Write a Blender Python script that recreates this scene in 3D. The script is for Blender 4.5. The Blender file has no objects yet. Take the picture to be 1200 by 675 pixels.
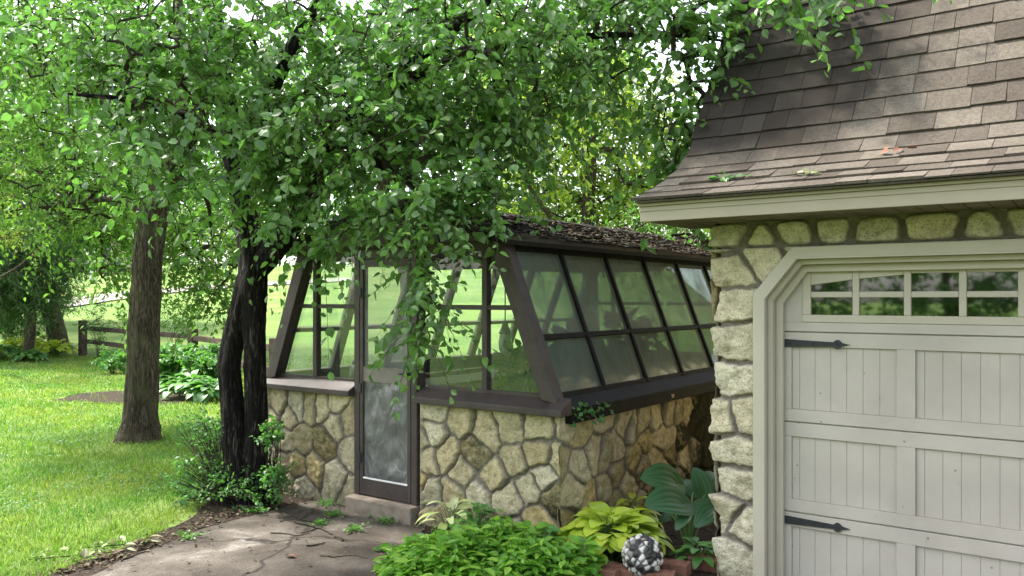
import bpy, math, random
import numpy as np
from mathutils import Vector

RNG = np.random.default_rng(11)
random.seed(11)
scene = bpy.context.scene
COL = scene.collection
rad = math.radians

# ------------------------------------------------------------------ surveying
F = 968.0                       # focal length in photo pixels (1200 wide)
EYE = 1.75                      # eye height
HOR = 350.0                     # horizon row
VX, VY = -0.586, 0.810          # view direction on the ground
RX, RY = 0.810, 0.586           # to the right of it


def at(px, py, d):
    l = (px - 600.0) / F * d
    return np.array([VX * d + RX * l, VY * d + RY * l, EYE - (py - HOR) / F * d])


def on_y(px, py, Y):
    d = Y / (VY + (px - 600.0) / F * RY)
    return at(px, py, d)


def on_ground(px, py, z=0.0):
    return at(px, py, F * (EYE - z) / (py - HOR))


def hill(x, y):
    D = VX * x + VY * y
    t = D - 23.0
    up = 0.5 * (t + np.sqrt(t * t + 9.0))
    h = 0.088 * up
    cap = 5.2
    return np.minimum(h, cap) - 0.012 * 0 + np.where(h > 60, 0, 0)


# ------------------------------------------------------------------ noise
def _hash(i, j, k, seed):
    n = (i * 374761393 + j * 668265263 + k * 2147483647 + seed * 1274126177) & 0xFFFFFFFF
    n = ((n ^ (n >> 13)) * 1274126177) & 0xFFFFFFFF
    n = n ^ (n >> 16)
    return (n & 0xFFFF) / 65535.0


def vnoise(x, y, z=0.0, seed=0):
    x, y, z = np.broadcast_arrays(np.asarray(x, float), np.asarray(y, float), np.asarray(z, float))
    i, j, k = np.floor(x).astype(np.int64), np.floor(y).astype(np.int64), np.floor(z).astype(np.int64)
    fx, fy, fz = x - i, y - j, z - k
    fx, fy, fz = [f * f * (3 - 2 * f) for f in (fx, fy, fz)]
    r = 0
    for di in (0, 1):
        for dj in (0, 1):
            for dk in (0, 1):
                w = (fx if di else 1 - fx) * (fy if dj else 1 - fy) * (fz if dk else 1 - fz)
                r = r + w * _hash(i + di, j + dj, k + dk, seed)
    return r * 2 - 1


def fbm(x, y, z=0.0, seed=0, octv=4):
    r, a, s = 0, 1.0, 0.0
    for o in range(octv):
        r = r + a * vnoise(np.asarray(x) * 2 ** o, np.asarray(y) * 2 ** o, np.asarray(z) * 2 ** o, seed + o)
        s += a
        a *= 0.5
    return r / s


def sstep(a, b, x):
    t = np.clip((x - a) / (b - a), 0, 1)
    return t * t * (3 - 2 * t)


def norm(v):
    v = np.asarray(v, float)
    return v / np.maximum(np.linalg.norm(v, axis=-1, keepdims=True), 1e-9)


# ------------------------------------------------------------------ objects
def tag(o, label=None, cat=None, group=None, kind=None):
    if label: o['label'] = label
    if cat: o['category'] = cat
    if group: o['group'] = group
    if kind: o['kind'] = kind
    return o


def empty(name, loc, label, cat, group=None):
    o = bpy.data.objects.new(name, None)
    COL.objects.link(o)
    o.location = [float(c) for c in loc]
    o.empty_display_size = 0.1
    return tag(o, label, cat, group)


def link(name, me, mats, parent=None):
    o = bpy.data.objects.new(name, me)
    COL.objects.link(o)
    for m in (mats if isinstance(mats, (list, tuple)) else [mats]):
        me.materials.append(m)
    if parent is not None:
        # geometry is written in world coordinates: keep it in place
        o.parent = parent
        off = Vector((0, 0, 0))
        p = parent
        while p is not None:
            off += Vector(p.location)
            p = p.parent
        o.location = -off
    return o


def np_mesh(name, V, faces, mats, parent=None, smooth=False, midx=None, attr=None):
    """faces: list of (M,k) int arrays."""
    me = bpy.data.meshes.new(name)
    V = np.asarray(V, np.float32)
    faces = [np.asarray(f, np.int32) for f in faces if len(f)]
    me.vertices.add(len(V))
    me.vertices.foreach_set('co', V.ravel())
    loops = np.concatenate([f.ravel() for f in faces])
    tot = np.concatenate([np.full(len(f), f.shape[1], np.int32) for f in faces])
    start = np.concatenate([[0], np.cumsum(tot)[:-1]]).astype(np.int32)
    me.loops.add(len(loops))
    me.loops.foreach_set('vertex_index', loops)
    me.polygons.add(len(tot))
    me.polygons.foreach_set('loop_start', start)
    me.polygons.foreach_set('loop_total', tot)
    if midx is not None:
        me.polygons.foreach_set('material_index', np.asarray(midx, np.int32))
    me.update(calc_edges=True)
    me.polygons.foreach_set('use_smooth', np.full(len(tot), bool(smooth)))
    if attr:
        for k, a in attr.items():
            at_ = me.color_attributes.new(k, 'FLOAT_COLOR', 'POINT')
            at_.data.foreach_set('color', np.asarray(a, np.float32).ravel())
    return link(name, me, mats, parent)


class MB:
    """collects simple solids, links them as ONE mesh object"""

    def __init__(self):
        self.v, self.f, self.m = [], [], []

    def add(self, verts, faces, mi=0):
        b = len(self.v)
        self.v += [tuple(float(c) for c in p) for p in verts]
        self.f += [tuple(b + i for i in f) for f in faces]
        self.m += [mi] * len(faces)
        return self

    def box(self, lo, hi, mi=0):
        x0, y0, z0 = lo
        x1, y1, z1 = hi
        return self.add([(x0, y0, z0), (x1, y0, z0), (x1, y1, z0), (x0, y1, z0), (x0, y0, z1), (x1, y0, z1), (x1, y1, z1), (x0, y1, z1)],
                        [(0, 3, 2, 1), (4, 5, 6, 7), (0, 1, 5, 4), (1, 2, 6, 5), (2, 3, 7, 6), (3, 0, 4, 7)], mi)

    def bar(self, a, b, w, t, up=(0, 0, 1), mi=0):
        """square bar from a to b; w across (side), t along 'up'-ish"""
        a, b = np.asarray(a, float), np.asarray(b, float)
        d = norm(b - a)
        s = norm(np.cross(d, np.asarray(up, float)))
        u = np.cross(s, d)
        q = []
        for p in (a, b):
            for i, j in ((-1, -1), (1, -1), (1, 1), (-1, 1)):
                q.append(p + s * i * w / 2 + u * j * t / 2)
        return self.add(q, [(0, 1, 2, 3)[::-1], (4, 5, 6, 7), (0, 1, 5, 4), (1, 2, 6, 5), (2, 3, 7, 6), (3, 0, 4, 7)], mi)

    def prism(self, poly, off, mi=0):
        """poly: list of 3D points (planar), off: extrusion vector"""
        n = len(poly)
        P = [np.asarray(p, float) for p in poly]
        Q = [p + np.asarray(off, float) for p in P]
        fs = [tuple(range(n))[::-1], tuple(range(n, 2 * n))] + [(i, (i + 1) % n, n + (i + 1) % n, n + i) for i in range(n)]
        return self.add(P + Q, fs, mi)

    def lathe(self, prof, c, seg=20, mi=0, axis=None):
        c = np.asarray(c, float)
        vs, fs = [], []
        for r, z in prof:
            for k in range(seg):
                a = 2 * math.pi * k / seg
                vs.append(c + np.array([r * math.cos(a), r * math.sin(a), z]))
        for i in range(len(prof) - 1):
            for k in range(seg):
                fs.append((i * seg + k, i * seg + (k + 1) % seg, (i + 1) * seg + (k + 1) % seg, (i + 1) * seg + k))
        fs.append(tuple(range(seg))[::-1])
        fs.append(tuple(range((len(prof) - 1) * seg, len(prof) * seg)))
        return self.add(vs, fs, mi)

    def build(self, name, mats, parent=None, bevel=0.0, smooth=False):
        me = bpy.data.meshes.new(name)
        me.from_pydata(self.v, [], self.f)
        me.polygons.foreach_set('material_index', np.asarray(self.m, np.int32))
        me.polygons.foreach_set('use_smooth', np.full(len(self.f), bool(smooth)))
        me.update()
        o = link(name, me, mats, parent)
        if bevel:
            md = o.modifiers.new('bevel', 'BEVEL')
            md.width = bevel
            md.segments = 2
            md.limit_method = 'ANGLE'
        return o


# ------------------------------------------------------------------ materials
def new_mat(name):
    m = bpy.data.materials.new(name)
    m.use_nodes = True
    nt = m.node_tree
    nt.nodes.clear()
    return m, nt


class NT:
    def __init__(self, nt):
        self.nt = nt
        self.out = nt.nodes.new('ShaderNodeOutputMaterial')

    def n(self, t, **kw):
        nd = self.nt.nodes.new('ShaderNode' + t)
        for k, v in kw.items():
            if k in nd.inputs.keys() if isinstance(k, str) else False:
                nd.inputs[k].default_value = v
            else:
                setattr(nd, k, v)
        return nd

    def l(self, a, b):
        self.nt.links.new(a, b)

    def noise(self, scale, detail=4, rough=0.55, vec=None, dist=0.0):
        nd = self.nt.nodes.new('ShaderNodeTexNoise')
        nd.inputs['Scale'].default_value = scale
        nd.inputs['Detail'].default_value = detail
        nd.inputs['Roughness'].default_value = rough
        nd.inputs['Distortion'].default_value = dist
        if vec is not None: self.l(vec, nd.inputs['Vector'])
        return nd.outputs['Fac']

    def obj(self, scale=(1, 1, 1)):
        tc = self.nt.nodes.new('ShaderNodeTexCoord')
        mp = self.nt.nodes.new('ShaderNodeMapping')
        mp.inputs['Scale'].default_value = scale
        self.l(tc.outputs['Object'], mp.inputs['Vector'])
        return mp.outputs['Vector']

    def ramp(self, fac, stops):
        nd = self.nt.nodes.new('ShaderNodeValToRGB')
        el = nd.color_ramp.elements
        while len(el) < len(stops): el.new(0.5)
        for e, (p, c) in zip(el, stops):
            e.position = p
            e.color = (*c, 1) if len(c) == 3 else c
        self.l(fac, nd.inputs['Fac'])
        return nd.outputs['Color']

    def mixc(self, fac, a, b, mode='MIX'):
        nd = self.nt.nodes.new('ShaderNodeMix')
        nd.data_type = 'RGBA'
        nd.blend_type = mode
        for s, v in ((0, fac), (6, a), (7, b)):
            if hasattr(v, 'is_linked'):
                self.l(v, nd.inputs[s])
            else:
                nd.inputs[s].default_value = v if s == 0 else (*v, 1)
        return nd.outputs[2]

    def math(self, op, a, b=0.0, clamp=False):
        nd = self.nt.nodes.new('ShaderNodeMath')
        nd.operation = op
        nd.use_clamp = clamp
        for s, v in ((0, a), (1, b)):
            if hasattr(v, 'is_linked'): self.l(v, nd.inputs[s])
            else: nd.inputs[s].default_value = v
        return nd.outputs[0]

    def bump(self, h, strength=0.5, dist=0.01):
        nd = self.nt.nodes.new('ShaderNodeBump')
        nd.inputs['Strength'].default_value = strength
        nd.inputs['Distance'].default_value = dist
        self.l(h, nd.inputs['Height'])
        return nd.outputs['Normal']

    def principled(self, col, rough=0.7, spec=0.3, normal=None, metal=0.0):
        p = self.nt.nodes.new('ShaderNodeBsdfPrincipled')
        for key, v in (('Base Color', col), ('Roughness', rough), ('Specular IOR Level', spec), ('Metallic', metal)):
            if hasattr(v, 'is_linked'): self.l(v, p.inputs[key])
            else: p.inputs[key].default_value = (*v, 1) if key == 'Base Color' else v
        if normal is not None: self.l(normal, p.inputs['Normal'])
        return p.outputs[0]

    def done(self, s):
        self.l(s, self.out.inputs['Surface'])


def leaf_mat(name, cols, trans, rough=0.42, spec=0.45, tfac=0.34, pale=(1.5, 1.35, 1.6)):
    m, nt = new_mat(name)
    N = NT(nt)
    g = nt.nodes.new('ShaderNodeNewGeometry')
    r = g.outputs['Random Per Island']
    c = N.ramp(r, [(i / (len(cols) - 1), k) for i, k in enumerate(cols)])
    under = N.mixc(1.0, c, pale, 'MULTIPLY')
    c2 = N.mixc(g.outputs['Backfacing'], c, under)
    p = N.principled(c2, rough, spec)
    t = nt.nodes.new('ShaderNodeBsdfTranslucent')
    tc = N.mixc(1.0, c, trans, 'MULTIPLY')
    N.l(tc, t.inputs['Color'])
    mx = nt.nodes.new('ShaderNodeMixShader')
    mx.inputs[0].default_value = tfac
    N.l(p, mx.inputs[1])
    N.l(t.outputs[0], mx.inputs[2])
    N.done(mx.outputs[0])
    return m


def plain(name, col, rough=0.6, spec=0.3, var=0.15, scale=6.0, bump=0.15, bscale=40.0, stretch=(1, 1, 1), metal=0.0, dark=None):
    m, nt = new_mat(name)
    N = NT(nt)
    v = N.obj(stretch)
    a = N.noise(scale, 5, 0.6, v)
    lo = tuple(c * (1 - var * 1.6) for c in col)
    hi = tuple(min(1, c * (1 + var)) for c in col)
    c = N.ramp(a, [(0.3, lo), (0.5, col), (0.72, hi)])
    if dark:
        s = N.noise(dark[1], 6, 0.65, v)
        c = N.mixc(N.ramp(s, [(dark[2], (0, 0, 0)), (dark[2] + 0.12, (1, 1, 1))]), c, dark[0])
    b = N.noise(bscale, 4, 0.6, v)
    N.done(N.principled(c, rough, spec, N.bump(b, bump, 0.01), metal))
    return m


M = {}
# leaves
M['leaf_dark'] = leaf_mat('leaf_dark_tree', [(.045, .098, .022), (.075, .152, .028), (.100, .195, .038), (.060, .125, .028), (.125, .235, .065)], (1.8, 2.25, 1.5), 0.36, 0.55)
M['leaf_brown'] = leaf_mat('leaf_brown_tree', [(.058, .122, .024), (.085, .162, .030), (.12, .21, .042), (.07, .138, .026)], (1.8, 2.15, 1.3), 0.5, 0.3)
M['leaf_lime'] = leaf_mat('leaf_lime_tree', [(.15, .24, .035), (.22, .32, .05), (.30, .38, .06), (.12, .22, .04)], (2.0, 2.1, 1.2), 0.5, 0.3)
M['leaf_gold'] = leaf_mat('leaf_gold_tree', [(.20, .26, .04), (.27, .31, .06), (.14, .23, .04)], (1.8, 1.9, 1.0), 0.5, 0.3)
M['leaf_mid'] = leaf_mat('leaf_mid_tree', [(.055, .125, .028), (.08, .168, .036), (.11, .21, .048)], (1.75, 2.4, 1.2), 0.5, 0.3)
M['leaf_far'] = leaf_mat('leaf_far_tree', [(.05, .10, .03), (.075, .135, .04), (.10, .16, .05)], (1.8, 1.9, 1.2), 0.6, 0.2)
M['needle'] = leaf_mat('conifer_needles', [(.045, .10, .03), (.065, .13, .038), (.085, .16, .045)], (1.4, 1.5, 1.0), 0.55, 0.25, 0.15)
M['leaf_shrub'] = leaf_mat('leaf_shrub', [(.035, .10, .028), (.055, .15, .035), (.08, .19, .045)], (2.2, 2.4, 1.2), 0.45, 0.35)
M['leaf_cover'] = leaf_mat('leaf_ground_cover', [(.075, .20, .022), (.115, .27, .03), (.16, .32, .04), (.22, .37, .05)], (2.0, 2.2, 1.1), 0.42, 0.35)
M['hosta_lime'] = leaf_mat('hosta_lime_leaf', [(.30, .41, .035), (.37, .47, .05), (.43, .51, .06)], (1.6, 1.7, 1.0), 0.4, 0.35, 0.28)
M['hosta_blue'] = leaf_mat('hosta_blue_leaf', [(.030, .092, .038), (.044, .115, .046), (.036, .10, .038)], (1.6, 1.9, 1.2), 0.42, 0.4, 0.22)
M['hosta_green'] = leaf_mat('hosta_green_leaf', [(.06, .17, .04), (.09, .22, .05), (.13, .27, .06)], (1.7, 1.9, 1.1), 0.42, 0.4, 0.25)
M['leaf_cream'] = leaf_mat('cream_variegated_leaf', [(.60, .62, .34), (.38, .48, .14), (.70, .70, .46)], (1.3, 1.4, 1.1), 0.45, 0.3, 0.25)
M['leaf_wilted'] = leaf_mat('wilted_pale_leaf', [(.24, .27, .13), (.16, .21, .07), (.33, .34, .22), (.13, .09, .055)], (1.2, 1.2, 1.0), 0.6, 0.2, 0.15)
M['litter'] = leaf_mat('leaf_litter', [(.035, .025, .018), (.07, .045, .03), (.12, .085, .05), (.045, .055, .02), (.17, .14, .09)], (1.2, 1.1, 1.0), 0.8, 0.15, 0.1)
M['rust_leaf'] = leaf_mat('rust_dry_leaf', [(.13, .058, .034), (.17, .08, .05), (.11, .05, .03)], (1.1, 1.1, 1.0), 0.7, 0.2, 0.1)
M['grass'] = leaf_mat('grass_blade', [(.070, .150, .022), (.105, .200, .03), (.14, .235, .04), (.24, .28, .09), (.085, .17, .025)], (1.7, 2.0, 1.0), 0.5, 0.25, 0.35, (1, 1, 1))


def patchy(m):
    """worn, clovery and lush patches in the turf"""
    nt = m.node_tree
    tc = nt.nodes.new('ShaderNodeTexCoord')
    nz = nt.nodes.new('ShaderNodeTexNoise'); nz.inputs['Scale'].default_value = 1.1; nz.inputs['Detail'].default_value = 5
    nt.links.new(tc.outputs['Object'], nz.inputs['Vector'])
    rp = nt.nodes.new('ShaderNodeValToRGB')
    e = rp.color_ramp.elements
    e[0].position, e[0].color = .34, (.58, .78, .70, 1)
    e[1].position, e[1].color = .66, (1.30, 1.06, 1.0, 1)
    nt.links.new(nz.outputs['Fac'], rp.inputs['Fac'])
    ramp = [n for n in nt.nodes if n.type == 'VALTORGB' and n is not rp][0]
    mx = nt.nodes.new('ShaderNodeMix'); mx.data_type = 'RGBA'; mx.blend_type = 'MULTIPLY'; mx.inputs[0].default_value = 1
    targets = [l.to_socket for l in ramp.outputs['Color'].links]
    nt.links.new(ramp.outputs['Color'], mx.inputs[6]); nt.links.new(rp.outputs['Color'], mx.inputs[7])
    for t in targets: nt.links.new(mx.outputs[2], t)


patchy(M['grass'])


def bark_mat(name, c0, c1, c2, sx=22.0, sz=3.2, bump=0.9, moss=None):
    m, nt = new_mat(name)
    N = NT(nt)
    v = N.obj((sx, sx, sz))
    def ridge(nz):
        return N.math('MULTIPLY', N.math('ABSOLUTE', N.math('SUBTRACT', nz, .5)), 4.2, True)
    r1 = ridge(N.noise(1.0, 5, 0.6, v, 0.9))
    r2 = ridge(N.noise(.45, 4, 0.6, v, 1.6))
    fine = N.noise(2.6, 4, 0.7, v)
    h = N.math('MULTIPLY', N.math('ADD', N.math('MULTIPLY', r1, .55), N.math('MULTIPLY', r2, .55)), N.math('ADD', fine, .45), True)
    c = N.ramp(h, [(0.08, c0), (0.36, c1), (0.7, c2)])
    if moss:
        s = N.noise(3.0, 5, 0.6, N.obj())
        c = N.mixc(N.ramp(s, [(0.5, (0, 0, 0)), (0.68, (.6, .6, .6))]), c, moss)
    N.done(N.principled(c, 0.9, 0.15, N.bump(h, bump, 0.03)))
    return m


M['bark_black'] = bark_mat('bark_black', (.006, .005, .005), (.018, .015, .013), (.12, .105, .092), 30, 5, 1.0)
M['bark_brown'] = bark_mat('bark_brown', (.028, .022, .016), (.105, .083, .058), (.19, .16, .118), 30, 4.5, 1.0, (.10, .105, .05))
M['twig'] = plain('twig_bark', (.045, .035, .027), 0.85, 0.15)
M['twig_green'] = plain('twig_green', (.13, .13, .05), 0.7, 0.2)
M['stem'] = plain('plant_stem', (.11, .19, .05), 0.6, 0.25)


def stone_material(name, pale=False):
    m, nt = new_mat(name)
    N = NT(nt)
    a = nt.nodes.new('ShaderNodeAttribute')
    a.attribute_name = 'stone'
    sp = nt.nodes.new('ShaderNodeSeparateColor')
    N.l(a.outputs['Color'], sp.inputs[0])
    v = N.obj()
    base = N.ramp(sp.outputs[0], [(0.0, (.53, .45, .275)), (0.2, (.43, .385, .28)), (0.4, (.58, .51, .34)), (0.58, (.37, .32, .20)),
                                  (0.75, (.54, .44, .22)), (0.9, (.61, .56, .44)), (1.0, (.46, .40, .26))])
    if pale: base = N.mixc(.66, base, (.60, .555, .45))
    n1 = N.noise(14, 6, 0.65, v)
    base = N.mixc(1.0, base, N.ramp(n1, [(0.28, (.58, .55, .46)), (0.48, (1.06, 1.05, 1.0)), (0.72, (1.36, 1.35, 1.3))]), 'MULTIPLY')
    n2 = N.noise(90, 4, 0.7, v)
    base = N.mixc(1.0, base, N.ramp(n2, [(0.32, (.42, .40, .34)), (0.45, (1, 1, 1)), (0.8, (1.22, 1.22, 1.2))]), 'MULTIPLY')
    mort = N.ramp(N.noise(30, 5, 0.6, v), [(0.3, (.16, .138, .115)), (0.6, (.25, .218, .182)), (0.8, (.31, .28, .24))])
    c = N.mixc(sp.outputs[1], mort, base)
    moss_shade = N.math('MULTIPLY', sp.outputs[2], N.ramp(N.noise(22, 5, 0.7, v), [(0.30, (.1, .1, .1)), (0.6, (1, 1, 1))]), True)
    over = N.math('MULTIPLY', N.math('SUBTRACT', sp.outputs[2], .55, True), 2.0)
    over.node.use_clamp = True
    moss_shade = N.math('ADD', moss_shade, over, True)
    c = N.mixc(moss_shade, c, (.030, .030, .015))  # moss tone; the right side wall's painted shade uses it too
    h = N.math('ADD', N.noise(38, 6, 0.68, v), N.math('MULTIPLY', n2, 0.5))
    N.done(N.principled(c, 0.92, 0.12, N.bump(h, 0.9, 0.03)))
    return m


M['stone'] = stone_material('rubble_stone')
M['stone_pale'] = stone_material('pale_rubble_stone', pale=True)
M['brown_paint'] = plain('brown_painted_timber', (.052, .040, .037), 0.55, 0.3, 0.2, 9, 0.2, 60, (1, 1, 1), 0.0, ((.13, .115, .105), 16, 0.66))
M['black_timber'] = plain('blackened_timber', (.010, .009, .008), 0.75, 0.15, 0.3, 9, 0.3, 60, (1, 1, 1), 0.0, ((.025, .03, .016), 12, 0.62))
M['bench'] = plain('bench_timber', (.034, .031, .025), 0.8, 0.15, 0.3)
M['inner_timber'] = plain('inner_timber', (.15, .13, .105), 0.7, 0.2, 0.2, 7, 0.2, 50)
M['beige_paint'] = plain('beige_trim_paint', (.31, .272, .205), 0.55, 0.3, 0.05, 3, 0.08, 60, (1, 1, 1), 0.0, ((.33, .29, .22), 5, 0.72))
M['trim_paint'] = plain('cream_trim_paint', (.40, .365, .295), 0.5, 0.35, 0.04, 3, 0.05, 70, (1, 1, 1), 0.0, ((.29, .26, .20), 6, 0.74))
M['soffit'] = plain('soffit_boards', (.15, .125, .09), 0.7, 0.2, 0.25, 5, 0.1, 40, (1, 1, 1), 0.0, ((.06, .055, .035), 3.0, 0.58))
M['iron'] = plain('black_iron', (.018, .020, .024), 0.55, 0.4, 0.2, 20, 0.1, 90)
M['concrete_step'] = plain('concrete_step', (.21, .175, .14), 0.9, 0.1, 0.25, 10, 0.3, 80, (1, 1, 1), 0.0, ((.12, .11, .08), 7, 0.6))
M['brick'] = plain('red_brick', (.17, .085, .06), 0.9, 0.1, 0.3, 18, 0.4, 70, (1, 1, 1), 0.0, ((.10, .10, .055), 9, 0.6))
M['pot'] = plain('black_pot', (.02, .025, .022), 0.5, 0.4)
M['clay'] = plain('clay_pot', (.30, .13, .07), 0.8, 0.2)
M['fence'] = plain('weathered_rail', (.075, .058, .045), 0.9, 0.1, 0.35, 6, 0.5, 30, (1, 1, 1))
M['white_post'] = plain('white_post', (.75, .74, .72), 0.5, 0.3, 0.05)
M['house_wall'] = plain('house_siding', (.50, .40, .37), 0.8, 0.2, 0.1)
M['house_roof'] = plain('house_roof', (.30, .29, .30), 0.85, 0.15, 0.2)
M['house_dark'] = plain('house_dark', (.05, .05, .055), 0.8, 0.15, 0.2)


def door_paint():
    m, nt = new_mat('garage_door_paint')
    N = NT(nt)
    v = N.obj()
    c = N.ramp(N.noise(2.5, 4, 0.6, v), [(0.3, (.35, .317, .278)), (0.6, (.41, .374, .33)), (0.8, (.44, .405, .36))])
    grain = N.noise(1.0, 5, 0.6, N.obj((8, 8, 220)))
    # splashed dirt specks, denser towards the ground
    vo = nt.nodes.new('ShaderNodeTexVoronoi')
    vo.inputs['Scale'].default_value = 15
    N.l(v, vo.inputs['Vector'])
    sx = nt.nodes.new('ShaderNodeSeparateXYZ')
    N.l(N.obj(), sx.inputs[0])
    thr = N.math('MULTIPLY_ADD', sx.outputs[2], -0.035)
    nt.nodes[-1].inputs[2].default_value = 0.125
    near = N.math('LESS_THAN', vo.outputs['Distance'], thr)
    pick = N.math('GREATER_THAN', N.noise(13, 2, 0.5, v), 0.56)
    sp = N.math('MULTIPLY', near, pick)
    c = N.mixc(N.math('MULTIPLY', sp, 0.75), c, (.13, .115, .09))
    N.done(N.principled(c, 0.5, 0.35, N.bump(grain, 0.12, 0.004)))
    return m


M['door_paint'] = door_paint()


def shingle_mat(name, stops, stain=None, rough=0.95):
    m, nt = new_mat(name)
    N = NT(nt)
    g = nt.nodes.new('ShaderNodeNewGeometry')
    v = N.obj()
    c = N.ramp(g.outputs['Random Per Island'], stops)
    gr = N.noise(260, 3, 0.75, v)
    c = N.mixc(1.0, c, N.ramp(gr, [(0.30, (.35, .34, .33)), (0.5, (1, 1, 1)), (0.72, (1.75, 1.72, 1.7))]), 'MULTIPLY')
    c = N.mixc(1.0, c, N.ramp(N.noise(48, 4, .7, v), [(0.3, (.72, .70, .69)), (0.6, (1.12, 1.12, 1.12))]), 'MULTIPLY')
    w = N.noise(1.6, 5, 0.6, v)
    c = N.mixc(1.0, c, N.ramp(w, [(0.3, (.78, .76, .74)), (0.6, (1.05, 1.05, 1.05))]), 'MULTIPLY')
    if stain:
        # algae streaks: grow along the gable end of the roof, break up with noise
        sx = nt.nodes.new('ShaderNodeSeparateXYZ')
        N.l(N.obj(), sx.inputs[0])
        d = N.math('SUBTRACT', stain[0], sx.outputs[0])
        d = N.math('DIVIDE', d, stain[1])
        hz = N.math('SUBTRACT', sx.outputs[2], stain[2], False)
        hz = N.math('DIVIDE', hz, stain[3])
        hz.node.use_clamp = True
        k = N.math('ADD', d, N.math('MULTIPLY', N.math('SUBTRACT', N.noise(2.2, 6, 0.7, v), 0.5), 3.2))
        k = N.math('MULTIPLY', k, hz, True)
        c = N.mixc(N.math('MULTIPLY', k, 0.8), c, (.022, .018, .016))
    N.done(N.principled(c, rough, 0.12, N.bump(gr, 0.4, 0.006)))
    return m


M['shingle'] = shingle_mat('asphalt_shingle', [(0, (.056, .047, .038)), (.2, (.078, .067, .054)), (.4, (.104, .091, .074)), (.55, (.064, .054, .044)),
                                                (.75, (.122, .107, .087)), (.9, (.086, .074, .06)), (1, (.15, .133, .11))], (-.80, 0.5, 2.60, 0.36))
M['shake'] = shingle_mat('mossy_shake', [(0, (.009, .008, .0075)), (.4, (.020, .0175, .0165)), (.7, (.038, .034, .032)), (1, (.085, .078, .074))])


def glass_mat(name, tint, dust, dcol, streak=(3, 3, 1.2), lo=0.35, hi=0.75, ior_gain=1.0):
    m, nt = new_mat(name)
    N = NT(nt)
    tr = nt.nodes.new('ShaderNodeBsdfTransparent')
    tr.inputs[0].default_value = (*tint, 1)
    gl = nt.nodes.new('ShaderNodeBsdfGlossy')
    gl.inputs['Roughness'].default_value = 0.03
    gl.inputs['Color'].default_value = (.9, .95, .92, 1)
    fr = nt.nodes.new('ShaderNodeFresnel')
    fr.inputs['IOR'].default_value = 1.5
    f2 = N.math('MULTIPLY', fr.outputs[0], 1.7 * ior_gain, True)
    mx = nt.nodes.new('ShaderNodeMixShader')
    N.l(f2, mx.inputs[0]); N.l(tr.outputs[0], mx.inputs[1]); N.l(gl.outputs[0], mx.inputs[2])
    df = nt.nodes.new('ShaderNodeBsdfDiffuse')
    v = N.obj(streak)
    nz = N.noise(2.2, 6, 0.65, v, 0.5)
    dc = N.mixc(N.noise(5, 5, .6, N.obj()), tuple(c * .7 for c in dcol), dcol)
    N.l(dc, df.inputs['Color'])
    t2 = nt.nodes.new('ShaderNodeBsdfTranslucent')
    N.l(dc, t2.inputs['Color'])
    dm = nt.nodes.new('ShaderNodeMixShader')
    dm.inputs[0].default_value = 0.5
    N.l(df.outputs[0], dm.inputs[1]); N.l(t2.outputs[0], dm.inputs[2])
    fac = N.ramp(nz, [(lo, (dust[0],) * 3), (hi, (dust[1],) * 3)])
    m2 = nt.nodes.new('ShaderNodeMixShader')
    N.l(fac, m2.inputs[0]); N.l(mx.outputs[0], m2.inputs[1]); N.l(dm.outputs[0], m2.inputs[2])
    N.done(m2.outputs[0])
    return m


M['glass_front'] = glass_mat('dusty_front_glass', (.86, .93, .88), (.05, .22), (.42, .48, .42))
M['glass_side'] = glass_mat('grimy_side_glass', (.38, .50, .43), (.56, .94), (.235, .275, .24), (2.5, 2.5, .7), .3, .72, 1.5)
M['glass_far'] = glass_mat('far_side_glass', (.88, .95, .88), (.06, .30), (.45, .55, .40))
M['glass_garage'] = glass_mat('garage_door_glass', (.04, .05, .045), (.0, .06), (.2, .22, .2), (1, 1, 1), .4, .8, 3.2)


def screen_mat(name, t, col, bump, metal):
    m, nt = new_mat(name)
    N = NT(nt)
    tr = nt.nodes.new('ShaderNodeBsdfTransparent')
    tr.inputs[0].default_value = (.8, .82, .82, 1)
    v = N.obj((6, 6, 3.2))
    nz = N.noise(1.1, 3, 0.5, v, 1.2)
    cc = N.ramp(N.noise(1.0, 5, .6, N.obj((9, 9, 4)), 1.0), [(0.3, tuple(c * .72 for c in col)), (.55, col), (.78, tuple(min(1, c * 1.5) for c in col))])
    p = N.principled(cc, 0.38, 0.5, N.bump(nz, bump, 0.04), metal)
    mx = nt.nodes.new('ShaderNodeMixShader')
    mx.inputs[0].default_value = t
    N.l(tr.outputs[0], mx.inputs[1]); N.l(p, mx.inputs[2])
    N.done(mx.outputs[0])
    return m


M['screen_low'] = screen_mat('crumpled_plastic_sheet', 0.82, (.17, .17, .172), 0.8, 0.25)
M['screen_high'] = screen_mat('dusty_screen', 0.42, (.24, .25, .24), 0.1, 0.0)


def ground_mat():
    m, nt = new_mat('lawn_ground')
    N = NT(nt)
    v = N.obj()
    a = N.noise(0.45, 5, 0.6, v)
    b = N.noise(55, 4, 0.7, v)
    c = N.ramp(a, [(0.3, (.065, .13, .028)), (0.5, (.115, .185, .038)), (0.7, (.19, .235, .07))])
    c = N.mixc(1.0, c, N.ramp(b, [(0.3, (.5, .55, .4)), (0.5, (1, 1, 1)), (0.7, (1.3, 1.25, 1.2))]), 'MULTIPLY')
    N.done(N.principled(c, 0.9, 0.1, N.bump(b, 0.6, 0.03)))
    return m


def soil_mat():
    m, nt = new_mat('dark_soil')
    N = NT(nt)
    v = N.obj()
    b = N.noise(45, 6, 0.7, v)
    c = N.ramp(b, [(0.3, (.016, .012, .009)), (0.5, (.045, .034, .026)), (0.75, (.10, .08, .06))])
    N.done(N.principled(c, 0.95, 0.1, N.bump(b, 1.0, 0.03)))
    return m


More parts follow.
